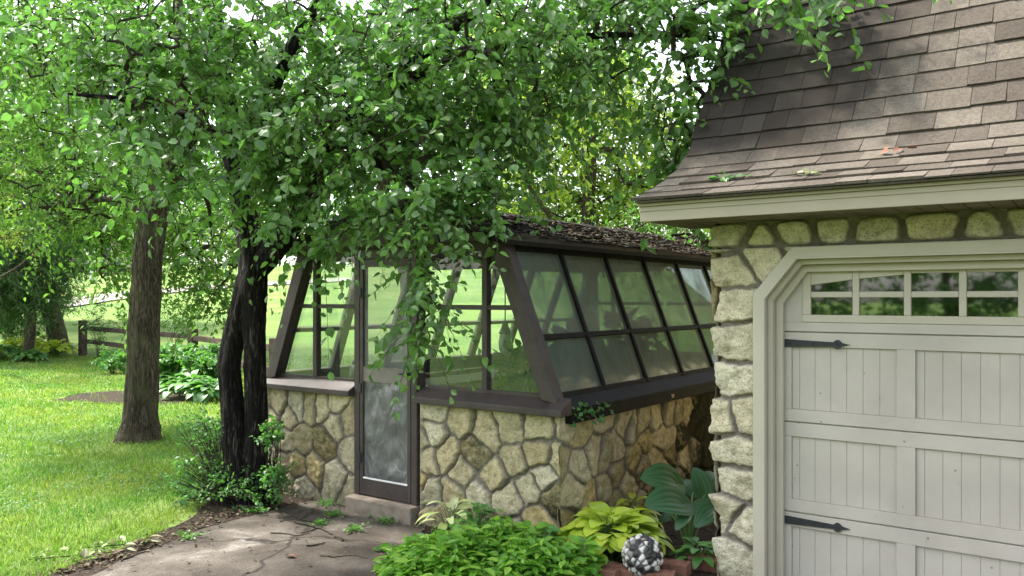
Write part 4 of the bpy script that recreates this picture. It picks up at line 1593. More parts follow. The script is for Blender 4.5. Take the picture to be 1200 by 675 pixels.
blobsB = [(60, 60, 10.6, 190, 110, 1.6, 420), (80, 200, 11, 130, 75, 1.3, 230), (250, 130, 10.6, 110, 110, 1.2, 170), (235, 300, 11.6, 55, 62, .6, 110), (255, 345, 11.4, 28, 36, .4, 34), (135, 300, 11.8, 24, 55, .4, 52),
          (190, 270, 11.8, 80, 40, .5, 60), (60, 262, 11.5, 90, 22, .6, 44), (60, -150, 10.6, 300, 130, 1.8, 280), (330, 200, 11.6, 60, 80, .8, 60)]
make_tree('lawn_tree', 'tree with a furrowed grey brown trunk standing alone on the lawn', 'tree', on_ground(163, 517), tB, blobsB, M['leaf_brown'], M['bark_brown'], np.random.default_rng(102),
          m=16, length=.62, leaf=.095, droop=.45, jitter=.5, wr=.72, r0=.0032, rough=.10, freq=13., trunk_seg=44)


def back_tree(name, label, px, D, base_r, top_py, blobs, mat, rng, group='trees behind the garden', **kw):
    p = at(px, 350, D)
    z0 = float(gh(p[0], p[1]))
    base = np.array([p[0], p[1], z0 - .05])
    topz = at(px, top_py, D)[2]
    H = topz - z0
    j = rng.normal(size=(4, 2)) * .05 * H
    pts = [base, base + [j[0, 0] * .4, j[0, 1] * .4, H * .25], base + [j[1, 0] * .7, j[1, 1] * .7, H * .5], base + [j[2, 0], j[2, 1], H * .75], base + [j[3, 0], j[3, 1], H]]
    rr = [base_r * 1.25, base_r, base_r * .8, base_r * .55, base_r * .15]
    tr = [(pts, rr)]
    for k in range(4):
        a = rng.uniform(0, 6.28)
        f = .4 + .13 * k
        i = smooth_path(np.array(pts), 100)[int(99 * f)]
        tip = i + np.array([math.cos(a) * H * .28, math.sin(a) * H * .28, H * .25])
        tr.append(([i, (i + tip) / 2 + [0, 0, -.03 * H], tip], [base_r * .45, base_r * .3, base_r * .08]))
    d = dict(m=14, length=.7, leaf=.11, droop=.4, tpl=LEAF4, jitter=.55, r0=.004, trunk_seg=16)
    d.update(kw)
    return make_tree(name, label, 'tree', base, tr, blobs, mat, M['bark_brown'], rng, group, **d)


rg = np.random.default_rng(103)
back_tree('lime_leaved_tree', 'bright yellow green tree behind the greenhouse ridge beside the garage roof', 690, 17, .16, 60,
          [(700, 170, 17, 120, 95, 1.8, 520), (650, 100, 17.5, 110, 80, 1.6, 280), (770, 230, 17, 70, 60, 1.2, 180), (640, 250, 17.5, 80, 40, 1., 170)], M['leaf_lime'], rg, length=.8, leaf=.19, wr=.85)
back_tree('garden_tree', 'tall green tree behind the middle of the greenhouse, above the door', 470, 21, .2, 20,
          [(470, 130, 21, 200, 140, 2.4, 760), (330, 200, 22, 130, 80, 2, 260), (590, 40, 21, 150, 110, 2.2, 340)], M['leaf_mid'], rg, length=.9, leaf=.25)
back_tree('garden_tree', 'green tree far left behind the lawn tree, filling the upper left corner', 70, 25, .22, -60,
          [(70, 90, 25, 200, 150, 3, 900), (190, 220, 26, 130, 62, 2, 340), (-40, 220, 25, 120, 100, 2.5, 330), (80, 265, 26, 80, 34, 1.5, 150)], M['leaf_mid'], rg, length=1.0, leaf=.27)
back_tree('garden_tree', 'pale green tree at the far left edge, furthest back behind the conifer', 10, 33, .25, -20,
          [(20, 160, 33, 110, 100, 3, 520), (120, 235, 33, 90, 45, 2, 200), (20, 290, 33, 80, 40, 2, 150)], M['leaf_mid'], rg, length=1.3, leaf=.30)
back_tree('gold_leaved_tree', 'small golden yellow leaved tree at the left edge behind the conifer', -15, 19, .08, 170,
          [(-5, 225, 19, 34, 40, .8, 60), (5, 272, 19, 26, 16, .5, 30)], M['leaf_gold'], rg, length=.7, leaf=.10, wr=.5, droop=.8, m=20)
back_tree('twiggy_tree', 'thin dark trunked tree with bare twigs in the gap behind the garage corner', 838, 11.5, .07, 120,
          [(800, 235, 11, 75, 65, .8, 80), (790, 295, 10.2, 70, 25, .5, 46), (840, 270, 11.2, 45, 60, .6, 50), (720, 265, 10.8, 50, 25, .5, 30)], M['leaf_mid'], rg, length=.5, leaf=.075, m=8, r0=.0042)
p_ = np.array([1.2, 14.5, -.03])
make_tree('garden_tree', 'tree behind the garage, mirrored in the right greenhouse glass', 'tree', p_, [([p_, p_ + [.1, 0, 2], p_ + [0, .2, 4], p_ + [0, 0, 7.5]], [.2, .16, .12, .03])], None, M['leaf_mid'], M['bark_brown'], rg, 'trees behind the garden',
          world_blobs=[(1.0, 14.5, 5.5, 2.8, 2.4, 2.4, 260), (-.2, 12.8, 4.6, 1.0, 1.2, 1.6, 80), (1.5, 15, 8, 2.2, 2, 1.6, 120)], m=14, length=.8, leaf=.18, droop=.4, tpl=LEAF4, jitter=.55, r0=.006, trunk_seg=16)
back_tree('conifer', 'low spreading dark conifer at the left edge of the lawn', 30, 23, .12, 255,
          [(25, 290, 23, 60, 26, 1.4, 240), (30, 320, 23, 62, 20, 1.5, 260), (20, 345, 23, 55, 18, 1.3, 220), (-20, 330, 23, 60, 45, 1.4, 220)], M['needle'], rg, length=.8, leaf=.17, wr=.36, m=30, droop=.35, jitter=.3)
for k, (px, D, rx, ry, c) in enumerate([(20, 84, 60, 48, 'dark'), (190, 92, 50, 44, 'mid'), (275, 88, 45, 50, 'dark'), (355, 95, 50, 42, 'mid'), (440, 90, 60, 50, 'dark'), (545, 96, 55, 46, 'mid'), (640, 90, 60, 60, 'dark'), (745, 86, 60, 55, 'mid'), (840, 90, 50, 60, 'dark')]):
    lab = ['far tree on the hill behind the conifer', 'far tree on the hill right of the white post', 'far tree on the hill behind the lawn tree branches', 'far tree on the hill behind the black trunk', 'far tree on the hill behind the greenhouse door', 'far tree on the hill behind the right front window',
           'far tree on the hill behind the lime leaved tree', 'far tree on the hill right of the lime leaved tree', 'far tree on the hill behind the garage corner'][k]
    y0 = 350 - (5.1 - 1.75) * 968 / D
    back_tree('hill_tree', lab, px, D, .3, y0 - ry * 1.7, [(px, y0 - ry * .95, D, rx, ry, 4, 150), (px + rx * .4, y0 - ry * .4, D, rx * .7, ry * .5, 3, 60)], M['leaf_far'], rg, 'trees on the far hill', length=2.2, leaf=.55, m=12, r0=.02)

p_ = np.array([-14.5, 1.6, -.03])  # tree out of view, added to throw dappled shade on the lawn
make_tree('added_shade_tree', 'unseen tree added left of the viewer to shade the near lawn', 'tree', p_, [([p_, p_ + [.1, 0, 2], p_ + [0, .2, 4], p_ + [0, 0, 6.5]], [.22, .17, .13, .03])], None, M['leaf_brown'], M['bark_brown'], rg,
          world_blobs=[(-14.3, 1.8, 5.2, 2.0, 1.5, 1.5, 110), (-12.6, .2, 5.6, 1.6, 1.2, 1.2, 60)], m=14, length=.8, leaf=.15, droop=.4, tpl=LEAF4, jitter=.55, r0=.006, trunk_seg=16)
# trees across the drive (they are what the door lights mirror)
for k, (x, y) in enumerate([(-14, -12), (-10.5, -13), (-7, -14), (-3.5, -14.5), (0, -14), (3.5, -13), (7, -12)]):
    lab = ['bushy tree across the drive by the lawn edge', 'second bushy tree across the drive from the lawn', 'third bushy tree across the drive from the lawn', 'bushy tree across the drive facing the garage door lights', 'fifth bushy tree across the drive from the lawn', 'sixth bushy tree across the drive from the lawn', 'bushy tree across the drive furthest from the lawn'][k]
    root_p = np.array([x, y, -.03])
    tr = [([root_p, root_p + [.1, 0, 1.2], root_p + [.0, .1, 2.4], root_p + [0, 0, 5.2]], [.16, .12, .09, .03])]
    make_tree('drive_tree', lab, 'tree', root_p, tr, None, M['leaf_mid'], M['bark_brown'], rg, 'bushy trees across the drive', world_blobs=[(x, y, 4.0, 2.3, 1.8, 2.6, 360), (x, y, 1.2, 2.0, 1.6, 1.0, 110)],
              m=13, length=.9, leaf=.26, droop=.4, tpl=LEAF4, jitter=.55, r0=.006, trunk_seg=16)


# ================================================================== SHRUBS AND PLANTS
def shrub(name, label, cat, base, blobs, mat, rng, group=None, world=None, stem_m=None, **kw):
    root = empty(name, base, label, cat, group)
    C = in_blobs(blobs, rng) if blobs else sphere_blobs(world, rng)
    b = np.asarray(base, float)
    gz_ = gh(C[:, 0], C[:, 1])
    C[:, 2] = np.maximum(C[:, 2], gz_ + .03)
    out = norm(C - b + np.array([0, 0, .15]))
    d = dict(m=10, length=.22, leaf=.045, droop=.3, tpl=LEAF7, jitter=.5)
    d.update(kw)
    V, Fs, tw, tr = sprays(C, out, rng, **d)
    n = len(C)
    st = b + rng.normal(size=(n, 3)) * [.04, .04, 0]
    t = np.linspace(0, 1, 5)[None, :, None]
    P = st[:, None, :] * (1 - t) + C[:, None, :] * t + np.array([0, 0, 1.]) * (.12 * np.linalg.norm(C - b, axis=1))[:, None, None] * 4 * t * (1 - t) * .5
    Va, fa_ = tubes(P, np.full((n, 5), .003), 4)
    Vb, fb2 = tubes(tw, tr, 3)
    Vx, Fx = merge([(Va, fa_), (Vb, fb2)])
    np_mesh('stems', Vx, Fx, stem_m or M['twig'], root, smooth=True)
    np_mesh('foliage', V, Fs, mat, root)
    return root


rs3 = np.random.default_rng(104)
shrub('trunk_shrub', 'small leaved green shrub growing out to the left of the black trunk', 'shrub', on_ground(262, 590), [(245, 520, 7.2, 30, 32, .3, 60), (240, 560, 7.1, 34, 30, .3, 70), (275, 575, 6.9, 40, 22, .2, 40), (228, 505, 7.5, 22, 18, .2, 22)], M['leaf_shrub'], rs3, leaf=.042, length=.2)
shrub('trunk_shrub', 'light green sapling sprig between the black trunk and the stone wall', 'shrub', on_ground(320, 590), [(318, 508, 6.75, 15, 16, .12, 22), (322, 565, 6.7, 16, 26, .12, 24)], M['leaf_shrub'], rs3, leaf=.045, length=.16)
for px, py, d, rx, ry, n, mat, lab, kw in [
    (198, 424, 16.0, 24, 14, 60, 'hosta_green', 'broad leaved bush under the rail fence, right of the lawn trunk', dict(leaf=.16, length=.3)),
    (240, 428, 15.4, 24, 13, 60, 'leaf_shrub', 'dark bush at the right end of the rail fence', dict(leaf=.13, length=.3)),
    (256, 418, 16.4, 14, 10, 30, 'leaf_shrub', 'dark bush behind the right end of the rail fence', dict(leaf=.13, length=.3)),
    (132, 424, 19.2, 16, 8, 34, 'hosta_green', 'low bush beside the first fence post', dict(leaf=.13, length=.3)),
    (116, 385, 23.4, 15, 34, 30, 'leaf_mid', 'tall wispy weed left of the first fence post', dict(leaf=.11, length=.6, wr=.4, m=14)),
    (207, 374, 22.5, 24, 22, 26, 'leaf_mid', 'tall upright weeds behind the rail fence', dict(leaf=.12, length=.6, wr=.4, m=14)),
    (150, 384, 26, 14, 20, 22, 'leaf_mid', 'upright leafy plant behind the rails, left of the lawn trunk', dict(leaf=.12, length=.4, wr=.5, m=12)),
    (18, 378, 24.5, 40, 22, 90, 'leaf_shrub', 'rounded light green shrub below the conifer', dict(leaf=.13, length=.45)),
    (62, 362, 27, 26, 16, 50, 'leaf_mid', 'grey green shrub behind the hosta bed', dict(leaf=.14, length=.45)),
]:
    b = at(px, 350, d); b[2] = float(gh(b[0], b[1]))
    shrub('garden_shrub', lab, 'shrub', b, [(px, py, d, rx, ry, .35, n)], M[mat], rs3, 'shrubs along the fence', **kw)

BIG = big_leaf(9, 7, .66, .10, .22)
ROUND = big_leaf(11, 9, .86, .06, .22, ribs=.006, heart=.18)
BIGB = big_leaf(17, 31, .86, .05, .14, ribs=.012, heart=.30)
LANCE = big_leaf(7, 5, .36, .10, .25)


def rosette(name, label, c, R, n, leaf, mat, rng, tpl=BIG, up=.5, group=None, cat='plant', tilt_out=.5, dome=.5):
    root = empty(name, c, label, cat, group)
    c = np.asarray(c, float)
    k = np.arange(n)
    rr = np.sqrt((k + .5) / n)
    az = k * 2.39996 + rng.normal(size=n) * .3
    dirv = np.stack([np.cos(az), np.sin(az), 0 * az], 1)
    H = up * R * (1 - dome * rr ** 2) * rng.uniform(.85, 1.15, n)
    L = leaf * rng.uniform(.75, 1.2, n)
    base = c + dirv * (rr * R * .72)[:, None] + np.array([0, 0, 1.]) * H[:, None]
    A = norm(dirv + np.array([0, 0, 1.]) * (.55 - 1.0 * rr * tilt_out * 1.6)[:, None] + rng.normal(size=(n, 3)) * .18)
    Nn = norm(np.array([0, 0, 1.]) + dirv * .25 + rng.normal(size=(n, 3)) * .22)
    V, Fs = place_leaves(tpl, base, A, Nn, L)
    np_mesh('foliage', V, Fs, mat, root, smooth=True)
    t = np.linspace(0, 1, 5)[None, :, None]
    b0 = c + rng.normal(size=(n, 3)) * [.03, .03, 0]
    P = b0[:, None, :] * (1 - t) + base[:, None, :] * t + np.array([0, 0, 1.]) * (.12 * R) * 4 * t * (1 - t)
    Vb, f = tubes(P, np.full((n, 5), .0035), 4)
    np_mesh('stalks', Vb, [f], M['stem'], root, smooth=True)
    return root


rosette('hosta', 'lime yellow hosta clump at the foot of the greenhouse corner', on_ground(716, 656), .42, 130, .135, M['hosta_lime'], rs3, tpl=ROUND, up=.66)
rosette('hosta', 'small bright green hosta at the foot of the garage pier', on_ground(818, 664), .15, 30, .085, M['hosta_green'], rs3, up=1.0)
rosette('hosta', 'small hosta with yellow centred pointed leaves against the greenhouse side wall', on_ground(742, 618), .15, 16, .17, M['hosta_lime'], rs3, tpl=LANCE, up=1.3)
rosette('variegated_plant', 'cream and pale green leaved plant beside the greenhouse step', on_ground(530, 630), .20, 18, .17, M['leaf_cream'], rs3, tpl=LANCE, up=1.2)
for k, (px, d, R, mt_, lab) in enumerate([(20, 24, .7, 'hosta_lime', 'yellow hosta at the left end of the bed below the conifer'), (45, 24.5, .7, 'hosta_lime', 'yellow hosta in the middle of the bed below the conifer'), (66, 24, .6, 'hosta_lime', 'yellow hosta at the right end of the bed below the conifer'),
                                     (35, 22.8, .4, 'hosta_green', 'small green hosta in front of the yellow hostas'), (2, 23, .6, 'hosta_green', 'green hosta at the left edge of the photo'), (226, 14.6, .55, 'hosta_green', 'green hosta in front of the fence beside the black trunk'), (208, 15.6, .5, 'leaf_shrub', 'dark hosta in front of the fence, right of the lawn trunk'), (248, 14.2, .5, 'leaf_shrub', 'dark hosta nearest the black trunk')]):
    b = at(px, 350, d); b[2] = float(gh(b[0], b[1]))
    rosette('bed_hosta', lab, b, R, 80, .24, M[mt_], rs3, up=.6, group='hostas in the far beds')

# the big blue leaved hosta in the gap: each leaf set by hand
hb = on_ground(806, 652)
hr = empty('blue_hosta', hb, 'big leaved blue green hosta in the gap between greenhouse and garage', 'plant')
LV = [((792, 566, 5.80), (748, 556, 5.62), 1.0), ((800, 590, 5.62), (752, 588, 5.42), 1.0), ((826, 580, 5.85), (812, 541, 5.95), .9), ((836, 596, 5.52), (812, 618, 5.36), .9), ((814, 596, 5.7), (842, 584, 5.75), .7),
      ((824, 572, 6.05), (840, 548, 6.2), .9), ((812, 578, 6.1), (798, 556, 6.25), .8), ((786, 604, 6.0), (768, 612, 6.05), .8), ((804, 606, 5.5), (790, 622, 5.4), .8), ((780, 582, 6.1), (764, 574, 6.2), .8)]
Ps, As, Ns, Ls, Ws, pet = [], [], [], [], [], []
for (b, t, w_) in LV:
    p, q = at(*b), at(*t)
    Ps.append(p); As.append(q - p); Ls.append(np.linalg.norm(q - p) * .86); Ws.append(np.linalg.norm(q - p) * w_ * .80)
    tocam = norm(np.array([0, 0, EYE]) - p)
    Ns.append(np.array([0, 0, .6]) + tocam * .9 + rs3.normal(size=3) * .15)
    tt = np.linspace(0, 1, 6)[:, None]
    pet.append(hb * (1 - tt) + p * tt + np.array([0, 0, .06]) * 4 * tt * (1 - tt))
V, Fs = place_leaves(BIGB, np.array(Ps), np.array(As), np.array(Ns), np.array(Ls), np.array(Ws))
np_mesh('foliage', V, Fs, M['hosta_blue'], hr, smooth=True)
V, f = tubes(np.array(pet), np.full((len(pet), 6), .007), 6)
np_mesh('stalks', V, [f], M['stem'], hr, smooth=True)

# bright ground cover before the stone wall
n = 900
c = on_ground(576, 672)
lat = RX * 0
u = rs3.uniform(-1, 1, (n * 2, 2))
u = u[(u ** 2).sum(1) < 1][:n]
n = len(u)
edge = np.sqrt((u ** 2).sum(1))
P0 = np.stack([c[0] + RX * u[:, 0] * .68 + VX * u[:, 1] * .58, c[1] + RY * u[:, 0] * .68 + VY * u[:, 1] * .58, 0 * edge], 1)
keep = P0[:, 1] < GYF - .06
P0, edge = P0[keep], edge[keep]
n = len(P0)
Ht = (.22 + .14 * fbm(P0[:, 0] * 5, P0[:, 1] * 5, 1.0, 3, 2)) * (1 - .55 * edge ** 3) * rs3.uniform(.45, 1.25, n)
m = 8
kk = np.arange(m)
az = kk[None] * 2.4 + rs3.uniform(0, 6.28, (n, 1))
hz = .45 + .55 * (kk + 1) / m
dirv = np.stack([np.cos(az), np.sin(az), np.full_like(az, .25) - rs3.uniform(0, .7, az.shape)], -1)
pos = P0[:, None, :] + np.array([0, 0, 1.]) * (Ht[:, None] * hz[None])[..., None] + dirv * .008
nn = np.array([0, 0, 1.]) + rs3.normal(size=dirv.shape) * .3
V, Fs = place_leaves((LEAF7[0] * np.array([.78, 1, 1]), LEAF7[1]), pos.reshape(-1, 3), dirv.reshape(-1, 3), nn.reshape(-1, 3), rs3.uniform(.045, .105, n * m))
top = P0 + np.array([0, 0, 1.]) * Ht[:, None]
Vs, fs_ = tubes(np.stack([P0, (P0 + top) / 2, top], 1), np.full((n, 3), .0022), 3)
Vg, Fg = merge([(V, Fs)])
gc = np_mesh('ground_cover', Vg, Fg, M['leaf_cover'])
tag(gc, 'dense bright green ground cover along the foot of the greenhouse front wall', 'ground cover', kind='stuff')
tag(np_mesh('ground_cover_stems', Vs, [fs_], M['stem']), 'thin green stems of the ground cover by the greenhouse front wall', 'ground cover', kind='stuff')

for px, py, R, sz, mt_, lab in [(640, 664, .13, .085, 'hosta_green', 'pale green broad leaved plant between the ground cover and the lime hosta'), (684, 682, .13, .085, 'leaf_cover', 'bright green plant in front of the lime hosta'), (560, 640, .14, .09, 'hosta_green', 'broad leaved plant among the ground cover near the step'),
                            (620, 668, .15, .09, 'leaf_cover', 'taller bright plant in the middle of the ground cover')]:
    rosette('garden_plant', lab, on_ground(px, py), R, 34, sz, M[mt_], rs3, up=1.9, dome=.6)
# creeper on the side sill
n = 60
t = rs3.random(n)
P = np.stack([np.full(n, XR + .095) + rs3.uniform(-.03, .02, n), GYF + .05 + t ** 2 * .55, .985 - rs3.random(n) * .12 + .02], 1)
cr = empty('ivy_sprig', (XR + .09, GYF + .2, .9), 'dark ivy sprig on the black sill at the greenhouse corner', 'ivy')
V, Fs = place_leaves(LEAF7, P, rs3.normal(size=(n, 3)) + [.6, 0, -.3], rs3.normal(size=(n, 3)) * .5 + [.8, 0, .7], rs3.uniform(.03, .055, n))
np_mesh('foliage', V, Fs, M['leaf_shrub'], cr)
tt = np.linspace(0, 1, 8)
V, f = tubes(np.stack([np.stack([np.full(8, XR + .088), GYF + .05 + tt * .5, .93 + .03 * np.sin(tt * 9)], 1)]), np.full((1, 8), .003), 4)
np_mesh('stems', V, [f], M['twig'], cr)

# ------------------------------------------------------------------ grass
ng = 120000
q = rs3.random((ng * 3, 2))
D = 4.6 * (24 / 4.6) ** q[:, 0]
latk = -.80 + q[:, 1] * 1.0
P = np.stack([VX * D + RX * latk * D, VY * D + RY * latk * D], 1)


def inside(P, poly):
    x, y = P[:, 0], P[:, 1]
    r = np.zeros(len(P), bool)
    n = len(poly)
    for i in range(n):
        (x1, y1), (x2, y2) = poly[i][:2], poly[(i + 1) % n][:2]
        c_ = ((y1 > y) != (y2 > y)) & (x < (x2 - x1) * (y - y1) / (y2 - y1 + 1e-12) + x1)
        r ^= c_
    return r


jig = np.stack([fbm(P[:, 0] * 3, P[:, 1] * 3, .3, 3, 3), fbm(P[:, 0] * 3, P[:, 1] * 3, 5.3, 12, 3)], 1) * .14
Q = P + jig
bad = inside(Q, soil_poly) | inside(P, path_poly) | ((P[:, 0] > XL - .1) & (P[:, 1] > GYF - .2)) | (P[:, 0] > -3)
patch = [G2(60, 470), G2(100, 460), G2(150, 458), G2(215, 462), G2(270, 457), G2(255, 470), G2(190, 474), G2(120, 473)]
bad |= inside(Q, patch) & (rs3.random(len(P)) < .93)
bad |= (fbm(P[:, 0] * 2.2, P[:, 1] * 2.2, 2., 8, 4) < -.26) & (rs3.random(len(P)) < .5)
P = P[~bad][:ng]
n = len(P)
z0 = gh(P[:, 0], P[:, 1])
Dn = VX * P[:, 0] + VY * P[:, 1]
hgt = rs3.uniform(.025, .075, n) * (1 + .35 * fbm(P[:, 0] * 1.3, P[:, 1] * 1.3, 4., 2, 2))
wd = .0022 * np.maximum(1, Dn / 5.5) * rs3.uniform(.8, 1.5, n)
a = rs3.uniform(0, 6.28, n)
lean = rs3.normal(size=(n, 2)) * .45
sx_ = np.stack([np.cos(a), np.sin(a)], 1) * wd[:, None]
B = np.hstack([P, z0[:, None]])
v0 = B + np.hstack([sx_, np.zeros((n, 1))]); v1 = B - np.hstack([sx_, np.zeros((n, 1))])
mid = B + np.hstack([lean * hgt[:, None] * .45, (hgt * .62)[:, None]])
v2 = mid - np.hstack([sx_ * .8, np.zeros((n, 1))]); v3 = mid + np.hstack([sx_ * .8, np.zeros((n, 1))])
v4 = B + np.hstack([lean * hgt[:, None] * 1.25, hgt[:, None]])
V = np.stack([v0, v1, v2, v3, v4], 1).reshape(-1, 3)
k5 = np.arange(n)[:, None] * 5
go = np_mesh('grass', V, [k5 + np.array([[0, 1, 2, 3]]), k5 + np.array([[3, 2, 4]])], M['grass'])
tag(go, 'short mown grass blades of the lawn', 'grass', kind='stuff')

# clover and broad weeds in the turf
q = rs3.random((30000, 2))
D = 4.8 * (13 / 4.8) ** q[:, 0]
latk = -.78 + q[:, 1] * .62
P = np.stack([VX * D + RX * latk * D, VY * D + RY * latk * D], 1)
bad = inside(P, soil_poly) | inside(P, path_poly) | (P[:, 0] > XL - .3) | (fbm(P[:, 0] * 1.6, P[:, 1] * 1.6, 3.3, 61, 4) < .16)
P = P[~bad][:5200]
n = len(P)
V, Fs = place_leaves(LEAF7, np.hstack([P, rs3.uniform(.025, .055, (n, 1))]), rs3.normal(size=(n, 3)) * [1, 1, .3], np.array([0, 0, 1.]) + rs3.normal(size=(n, 3)) * .3, rs3.uniform(.014, .032, n), rs3.uniform(.018, .036, n))
tag(np_mesh('lawn_weeds', V, Fs, M['leaf_shrub']), 'darker clover and broad weeds patched through the lawn', 'weeds', kind='stuff')

# ------------------------------------------------------------------ litter, twigs, weeds
def scatter(poly, n, rng):
    poly = np.array([p[:2] for p in poly])
    lo, hi = poly.min(0), poly.max(0)
    P = lo + rng.random((n * 4, 2)) * (hi - lo)
    return P[inside(P, poly)][:n]


P = scatter(soil_poly, 9000, rs3)
onpath = inside(P, path_poly)
keep = (~onpath & (P[:, 1] > 2.5) & (rs3.random(len(P)) < .6)) | (onpath & (rs3.random(len(P)) < .11))
# a fringe of litter gathers where lawn and concrete meet
ed = np.array([G2(20, 680), G2(95, 665), G2(160, 645), G2(235, 616), G2(290, 598), G2(350, 592)])
E = smooth_path(ed, 700) + rs3.normal(size=(700, 2)) * .07
keep &= ~((P[:, 0] > XL) & (P[:, 1] > GYF + .05) & (P[:, 0] < XR + .05))
Lw = scatter([G2(-60, 660), G2(60, 640), G2(210, 590), G2(230, 520), G2(150, 440), G2(-80, 440)], 260, rs3)
P = np.vstack([P[keep], E, Lw])
n = len(P)
A = rs3.normal(size=(n, 3)) * [1, 1, .18]
Nn = np.array([0, 0, 1.]) + rs3.normal(size=(n, 3)) * .35
V, Fs = place_leaves(LEAF7, np.hstack([P, rs3.uniform(.012, .03, (n, 1))]), A, Nn, rs3.uniform(.012, .042, n))
V[:, 2] = np.maximum(V[:, 2], .0125)
tag(np_mesh('leaf_litter', V, Fs, M['litter']), 'brown leaf litter on the soil around the concrete path', 'leaf litter', kind='stuff')


def twig(label, pts, r, side=None):
    P = [np.append(on_ground(x, y, .018)[:2], .010 + r) for x, y in pts]
    C = smooth_path(P, 14)
    C[:, :2] += rs3.normal(size=(14, 2)) * .006
    prts = [tubes(C[None], np.linspace(r, r * .45, 14)[None], 6)]
    for s in side or []:
        S = smooth_path([np.append(on_ground(x, y, .018)[:2], .010 + r * .6) for x, y in s], 8)
        prts.append(tubes(S[None], np.linspace(r * .6, r * .3, 8)[None], 5))
    V, Fs = merge(prts)
    o = np_mesh('fallen_twig', V, Fs, M['twig'], smooth=True)
    return tag(o, label, 'twig', 'twigs fallen on the path')


twig('longest fallen black twig slanting across the concrete path', [(345, 611), (372, 618), (390, 626), (402, 633)], .009, [[(372, 618), (362, 622), (352, 624)]])
twig('thin wavy twig lying nearest the viewer on the concrete path', [(377, 650), (392, 652), (410, 650), (432, 653)], .004)
twig('short dark twig in the middle of the concrete path', [(360, 639), (371, 638), (382, 635)], .007)
twig('curled twig left of the longest black twig on the path', [(318, 624), (335, 625), (350, 627), (363, 624)], .005, [[(350, 627), (346, 619), (350, 616)]])
twig('thin twig at the left edge of the concrete near the grass', [(140, 657), (170, 645), (197, 634)], .005)

tufts = [(417, 621, .05), (452, 612, .05), (452, 646, .035), (391, 604, .045), (376, 614, .04), (381, 592, .055), (482, 611, .05), (302, 600, .05), (222, 630, .05), (436, 604, .03)]
tv, tf = None, None
for k, (px, py, s) in enumerate(tufts):
    c = on_ground(px, py, .012)
    n = 40
    u = rs3.normal(size=(n, 2)) * s * .8
    P = np.stack([c[0] + u[:, 0], c[1] + u[:, 1], .014 + rs3.random(n) * s * .5], 1)
    V, Fs = place_leaves(LEAF7, P, np.hstack([u * 12, rs3.uniform(0, .8, (n, 1))]) + rs3.normal(size=(n, 3)) * .3, np.array([0, 0, 1.]) + rs3.normal(size=(n, 3)) * .3, rs3.uniform(.018, .04, n))
    V[:, 2] = np.maximum(V[:, 2], .0115)
    o_ = np.array([c[0], c[1], .011])
    Vs_, f_ = tubes(np.stack([np.repeat(o_[None], n, 0), (P + o_) / 2, P], 1), np.full((n, 3), .0012), 3)
    V, Fs = merge([(V, Fs), (Vs_, f_)])
    tag(np_mesh('weed_tuft', V, Fs, M['leaf_mid']), 'tiny green weed tuft growing out of the stained concrete path', 'weed', 'weeds in the concrete path')

# wilted cut sprays at the lawn edge
for px, py, ln, lab in [(95, 652, .5, 'pale wilted leafy cutting lying at the lawn edge in the lower left corner'), (140, 640, .35, 'pale wilted leafy cutting lying on the grass edge, right of the bigger cutting')]:
    c = on_ground(px, py, .02)
    r = empty('wilted_cutting', c, lab, 'cutting')
    n = 24
    t = rs3.uniform(-1, 1, n)
    dirv = np.array([RX * .9 + VX * .3, RY * .9 + VY * .3, 0])
    P = c + dirv * (t * ln * .6)[:, None] + rs3.normal(size=(n, 3)) * [.05, .05, .012] + [0, 0, .02]
    P[:, 2] = np.maximum(P[:, 2], .02)
    V, Fs = place_leaves(LEAF7, P, rs3.normal(size=(n, 3)) * [1, 1, .2] + dirv * .4, np.array([0, 0, 1.]) + rs3.normal(size=(n, 3)) * .45, rs3.uniform(.05, .095, n), rs3.uniform(.035, .07, n))
    V[:, 2] = np.maximum(V[:, 2], .0145)
    np_mesh('foliage', V, Fs, M['leaf_wilted'], r)
    tt = np.linspace(-1, 1, 8)[:, None]
    V, f = tubes((c + dirv * tt * ln * .65 + np.array([0, 0, .01]))[None], np.full((1, 8), .004), 5)
    np_mesh('stem', V, [f], M['twig'], r)

c = on_ground(336, 651, .02)
V, Fs = place_leaves(BIG, np.array([c]), np.array([[1., .3, .1]]), np.array([[0, .2, 1.]]), np.array([.075]))
V[:, 2] = np.maximum(V[:, 2], .0135)
tag(np_mesh('dry_leaf', V, Fs, M['rust_leaf'], smooth=True), 'single rust brown curled leaf on the concrete path', 'leaf')


def on_roof(px, py):
    best = None
    for s in np.linspace(0, cum[-1], 900):
        p, nn_ = pr(s)
        q = on_y(px, py, p[0])
        e = abs(q[2] - p[1])
        if best is None or e < best[0]: best = (e, q[0], s)
    return best[1], best[2]


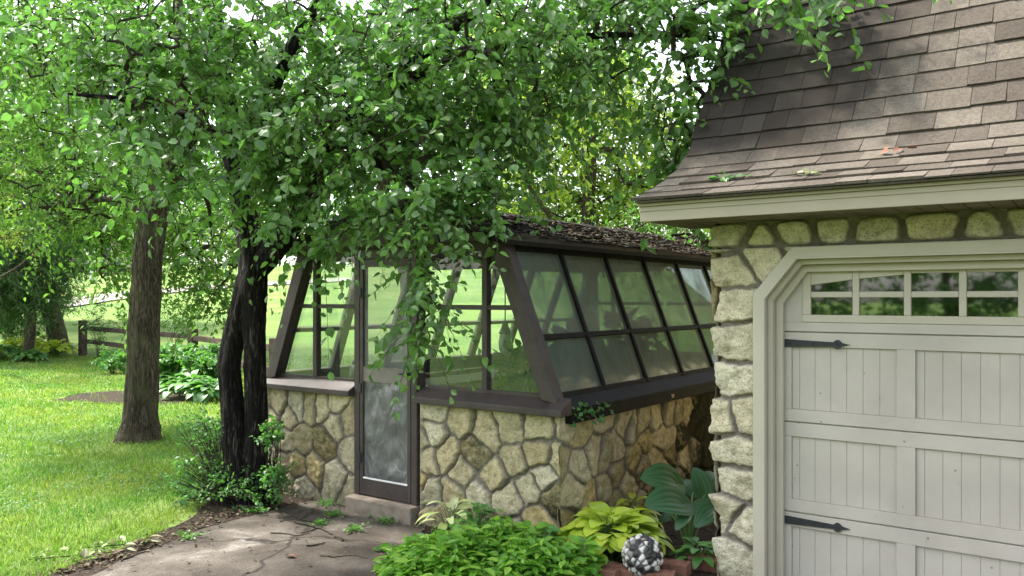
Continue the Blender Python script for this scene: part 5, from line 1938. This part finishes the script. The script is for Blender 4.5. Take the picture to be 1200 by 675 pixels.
for px, py, mat, sz, n, nm, lab in [(1034, 184, 'rust_leaf', .075, 1, 'dry_leaf', 'rust brown dead leaf on the garage shingles, leftmost of three'), (1052, 180, 'rust_leaf', .085, 1, 'dry_leaf', 'rust brown dead leaf on the garage shingles, middle of three'), (1073, 174, 'rust_leaf', .085, 1, 'dry_leaf', 'rust brown dead leaf on the garage shingles, rightmost of three'),
                                    (850, 213, 'leaf_shrub', .06, 14, 'fallen_sprig', 'small green leafy sprig fallen on the garage eave'), (945, 208, 'leaf_wilted', .05, 12, 'fallen_sprig', 'pale wilted sprig fallen on the garage eave, right of the green one')]:
    ux, ss = on_roof(px, py)
    P = np.array([roof_pt(ux + rs3.normal() * .045, ss + rs3.normal() * .018, .028) for _ in range(n)])
    V, Fs = place_leaves(LEAF7, P, rs3.normal(size=(n, 3)) * [1, .7, .3], np.array([0, -.5, .9]) + rs3.normal(size=(n, 3)) * .35, rs3.uniform(.6, 1.2, n) * sz)
    if n > 1:
        o_ = np.array(roof_pt(ux, ss, .012))
        Vs_, f_ = tubes(np.stack([np.repeat(o_[None], n, 0), (P + o_) / 2, P], 1), np.full((n, 3), .0022), 3)
        V, Fs = merge([(V, Fs), (Vs_, f_)])
    tag(np_mesh(nm, V, Fs, M[mat]), lab, 'leaf' if nm == 'dry_leaf' else 'sprig')

# debris on the shakes
n = 1500
uu = rs3.uniform(YR0 + .05, YR1 - .05, n); tt = rs3.random(n) ** 1.5
P = np.stack([RX1 + (XRIDGE - RX1) * tt, uu, ev + (ZR - ev) * tt + .024], 1)
V, Fs = place_leaves(LEAF4, P, rs3.normal(size=(n, 3)) * [1, 1, .25], np.array([.35, 0, 1.]) + rs3.normal(size=(n, 3)) * .3, rs3.uniform(.02, .055, n))
tag(np_mesh('roof_litter', V, Fs, M['litter']), 'dead leaves and bits lying on the greenhouse shake roof', 'leaf litter', kind='stuff')

# ------------------------------------------------------------------ ball, bricks, fence, house
bc = at(753, 651, 5.12)
bl = empty('garden_ball', (bc[0], bc[1], 0), 'black and white pebble mosaic ball in front of the lime hosta', 'garden ball')
nu, nv = 110, 70
th, ph = np.meshgrid(np.linspace(0, 2 * np.pi, nu, endpoint=False), np.linspace(.03, np.pi - .03, nv), indexing='ij')
N3 = np.stack([np.cos(th) * np.sin(ph), np.sin(th) * np.sin(ph), np.cos(ph)], -1).reshape(-1, 3)
ns_ = 130
kf = np.arange(ns_) + .5
pf = np.arccos(1 - 2 * kf / ns_); tf_ = np.pi * (1 + 5 ** .5) * kf
S = norm(np.stack([np.cos(tf_) * np.sin(pf), np.sin(tf_) * np.sin(pf), np.cos(pf)], -1) + rs3.normal(size=(ns_, 3)) * .07)
dt = N3 @ S.T
o2 = np.sort(dt, 1)[:, -2:]
gapd = o2[:, 1] - o2[:, 0]
k = dt.argmax(1)
ang = np.arccos(np.clip(o2[:, 1], -1, 1))
wpeb = sstep(.002, .018, gapd)
r = .118 * (1 + wpeb * (.06 + .05 * np.sqrt(np.maximum(0, 1 - (ang / .14) ** 2))))
V = N3 * r[:, None] + [bc[0], bc[1], bc[2]]
tone = rs3.random(ns_)
tn = np.where(tone < .50, .02, np.where(tone < .62, .35, .9))[k]
i, j = np.meshgrid(np.arange(nu), np.arange(nv - 1), indexing='ij')
b = (i * nv + j).ravel(); b2 = (((i + 1) % nu) * nv + j).ravel()
mb_, ntb = new_mat('pebble_mosaic'); Nb = NT(ntb)
ab = ntb.nodes.new('ShaderNodeAttribute'); ab.attribute_name = 'stone'
spb = ntb.nodes.new('ShaderNodeSeparateColor'); Nb.l(ab.outputs['Color'], spb.inputs[0])
cb = Nb.ramp(spb.outputs[0], [(0, (.012, .012, .012)), (.35, (.22, .20, .18)), (.9, (.56, .54, .49))])
cb = Nb.mixc(spb.outputs[1], (.03, .028, .026), cb)
Nb.done(Nb.principled(cb, .5, .4, Nb.bump(Nb.noise(120, 3, .6, Nb.obj()), .2, .004)))
np_mesh('mosaic_ball', V, [np.stack([b, b + 1, b2 + 1, b2], -1), ], mb_, bl, smooth=True, attr={'stone': np.stack([tn, wpeb, 0 * tn, 0 * tn + 1], 1)})
zb_ = bc[2] - .105
MB().lathe([(.105, 0), (.115, .02), (.10, zb_ * .6), (.085, zb_), (.06, zb_ + .01)], (bc[0], bc[1], 0), 24).build('foot', M['concrete_step'], bl, smooth=False)

br_pts = [((706, 676), .15, 'brown edging brick left of the pebble ball, half under the lime hosta'), ((728, 674), -.05, 'brown edging brick just left of the pebble ball'), ((790, 668), .08, 'red edging brick just right of the pebble ball'), ((826, 662), .12, 'red edging brick beside the garage pier'), ((772, 680), .3, 'red edging brick in front of the pebble ball')]
for (p, rz, lab) in br_pts:
    c = on_ground(p[0], p[1], .03)
    b = MB().box((-.1, -.048, -.03), (.1, .048, .055)).build('edging_brick', M['brick'], bevel=.006)
    b.location = (c[0], c[1], .03)
    b.rotation_euler = (rs3.normal() * .03, rs3.normal() * .03, rz)
    tag(b, lab, 'brick', 'bricks edging the planting bed')

# split rail fence
fp = [at(97, 350, 24.2)[:2], at(226, 350, 20)[:2], np.array([-12.6, 9.9])]
fr_ = empty('rail_fence', (fp[0][0], fp[0][1], 0), 'low weathered two rail timber fence at the back of the lawn', 'fence')
for k, p in enumerate(fp):
    z = float(gh(p[0], p[1]))
    pm = MB()
    pm.box((p[0] - .10, p[1] - .09, z - .05), (p[0] + .10, p[1] + .09, z + 1.02))
    pm.build('post', M['fence'], fr_, bevel=.02)
for a, b in zip(fp[:-1], fp[1:]):
    for z, sag in ((.80, .03), (.42, -.02)):
        za, zb2 = float(gh(*a)), float(gh(*b))
        mid = (np.array(a) + np.array(b)) / 2
        MB().bar((*a, za + z), (*b, zb2 + z + sag), .07, .125).build('rail', M['fence'], fr_, bevel=.015)

# house on the hill
D_ = 70
hc = at(86, 350, D_); hz_ = float(gh(hc[0], hc[1]))
hs = empty('hill_house', (hc[0], hc[1], hz_), 'distant pinkish house with a grey roof and dark deck on the hill', 'house')
ax = np.array([RX, RY, 0]); ay = np.array([VX, VY, 0]); az_ = np.array([0, 0, 1.])
H0 = np.array([hc[0], hc[1], hz_])
def hb_(m, a0, a1, b0, b1, z0, z1):
    P = [H0 + ax * a + ay * b + az_ * z for z in (z0, z1) for a, b in ((a0, b0), (a1, b0), (a1, b1), (a0, b1))]
    m.add(P, [(0, 3, 2, 1), (4, 5, 6, 7), (0, 1, 5, 4), (1, 2, 6, 5), (2, 3, 7, 6), (3, 0, 4, 7)])
m = MB(); hb_(m, -4, 4, 0, 6, -.2, 2.9); m.build('wall', M['house_wall'], hs)
m = MB(); m.prism([H0 + ax * -4.5 + ay * -.6 + az_ * 2.9, H0 + ax * -4.5 + ay * 6.6 + az_ * 2.9, H0 + ax * -4.5 + ay * 3 + az_ * 4.9], ax * 9); m.build('roof', M['house_roof'], hs)
m = MB(); hb_(m, -3.5, 4.5, -2.4, -.01, .55, .72); m.build('deck', M['house_roof'], hs)
for a in (-3.3, -1, 1.6, 4.2):
    m = MB(); hb_(m, a - .12, a + .12, -2.3, -2.1, -.1, .549); m.build('deck_post', M['house_dark'], hs)
m = MB(); hb_(m, -3.4, 4.3, -.3, -.02, -.1, .54); m.build('skirt', M['house_dark'], hs)
for a in (-2.4, .3, 2.6):
    m = MB(); hb_(m, a - .6, a + .6, -.03, -.004, 1.2, 2.4); m.build('window', M['house_dark'], hs)
wp = at(109, 350, 56); wz = float(gh(wp[0], wp[1]))
MB_ = MB().lathe([(.22, -.1), (.20, .1), (.17, 2.2), (.19, 2.25), (.10, 2.32)], (wp[0], wp[1], wz), 14).build('white_pole', M['white_post'], smooth=False)
tag(MB_, 'white post standing on the far hillside in front of the house', 'post')

# ================================================================== CAMERA, LIGHT
cam = bpy.data.cameras.new('camera')
co = bpy.data.objects.new('camera', cam)
COL.objects.link(co)
cam.sensor_width = 36
cam.lens = F / 1200 * 36
cam.shift_y = (HOR - 337.5) / 1200
cam.clip_end = 3000
cam.clip_start = .05
co.location = (0, 0, EYE)
co.rotation_euler = (math.pi / 2, 0, math.atan2(-VX, VY))
scene.camera = co

SUN_DIR = norm(np.array([-.74, -.08, 1.0]))      # towards the sun
el = math.asin(SUN_DIR[2]); azm = math.atan2(SUN_DIR[0], SUN_DIR[1])
w = bpy.data.worlds.new('World'); scene.world = w; w.use_nodes = True
nt = w.node_tree; nt.nodes.clear()
sk = nt.nodes.new('ShaderNodeTexSky'); sk.sky_type = 'NISHITA'; sk.sun_disc = False
sk.sun_elevation = el; sk.sun_rotation = azm; sk.air_density = 1.2; sk.dust_density = 3.0
hs_ = nt.nodes.new('ShaderNodeHueSaturation'); hs_.inputs['Saturation'].default_value = .42
bg = nt.nodes.new('ShaderNodeBackground'); bg.inputs['Strength'].default_value = .15
wo = nt.nodes.new('ShaderNodeOutputWorld')
nt.links.new(sk.outputs[0], hs_.inputs['Color']); nt.links.new(hs_.outputs[0], bg.inputs['Color']); nt.links.new(bg.outputs[0], wo.inputs['Surface'])
sl_ = bpy.data.lights.new('sun', 'SUN'); sl_.energy = 2.9; sl_.angle = rad(4.5); sl_.color = (1, .95, .86)
so_ = bpy.data.objects.new('sun', sl_); COL.objects.link(so_)
so_.rotation_euler = Vector(SUN_DIR).to_track_quat('Z', 'Y').to_euler()
so_.location = (-20, 0, 30)

vs = scene.view_settings
vs.view_transform = 'Standard'; vs.look = 'None'; vs.exposure = 2.2; vs.gamma = 1; vs.use_curve_mapping = False
scene.render.engine = 'CYCLES'
cy = scene.cycles
cy.max_bounces = 7; cy.diffuse_bounces = 4; cy.glossy_bounces = 3; cy.transmission_bounces = 4; cy.transparent_max_bounces = 14
cy.use_denoising = True
cy.caustics_reflective = False; cy.caustics_refractive = False
cy.sample_clamp_indirect = 6
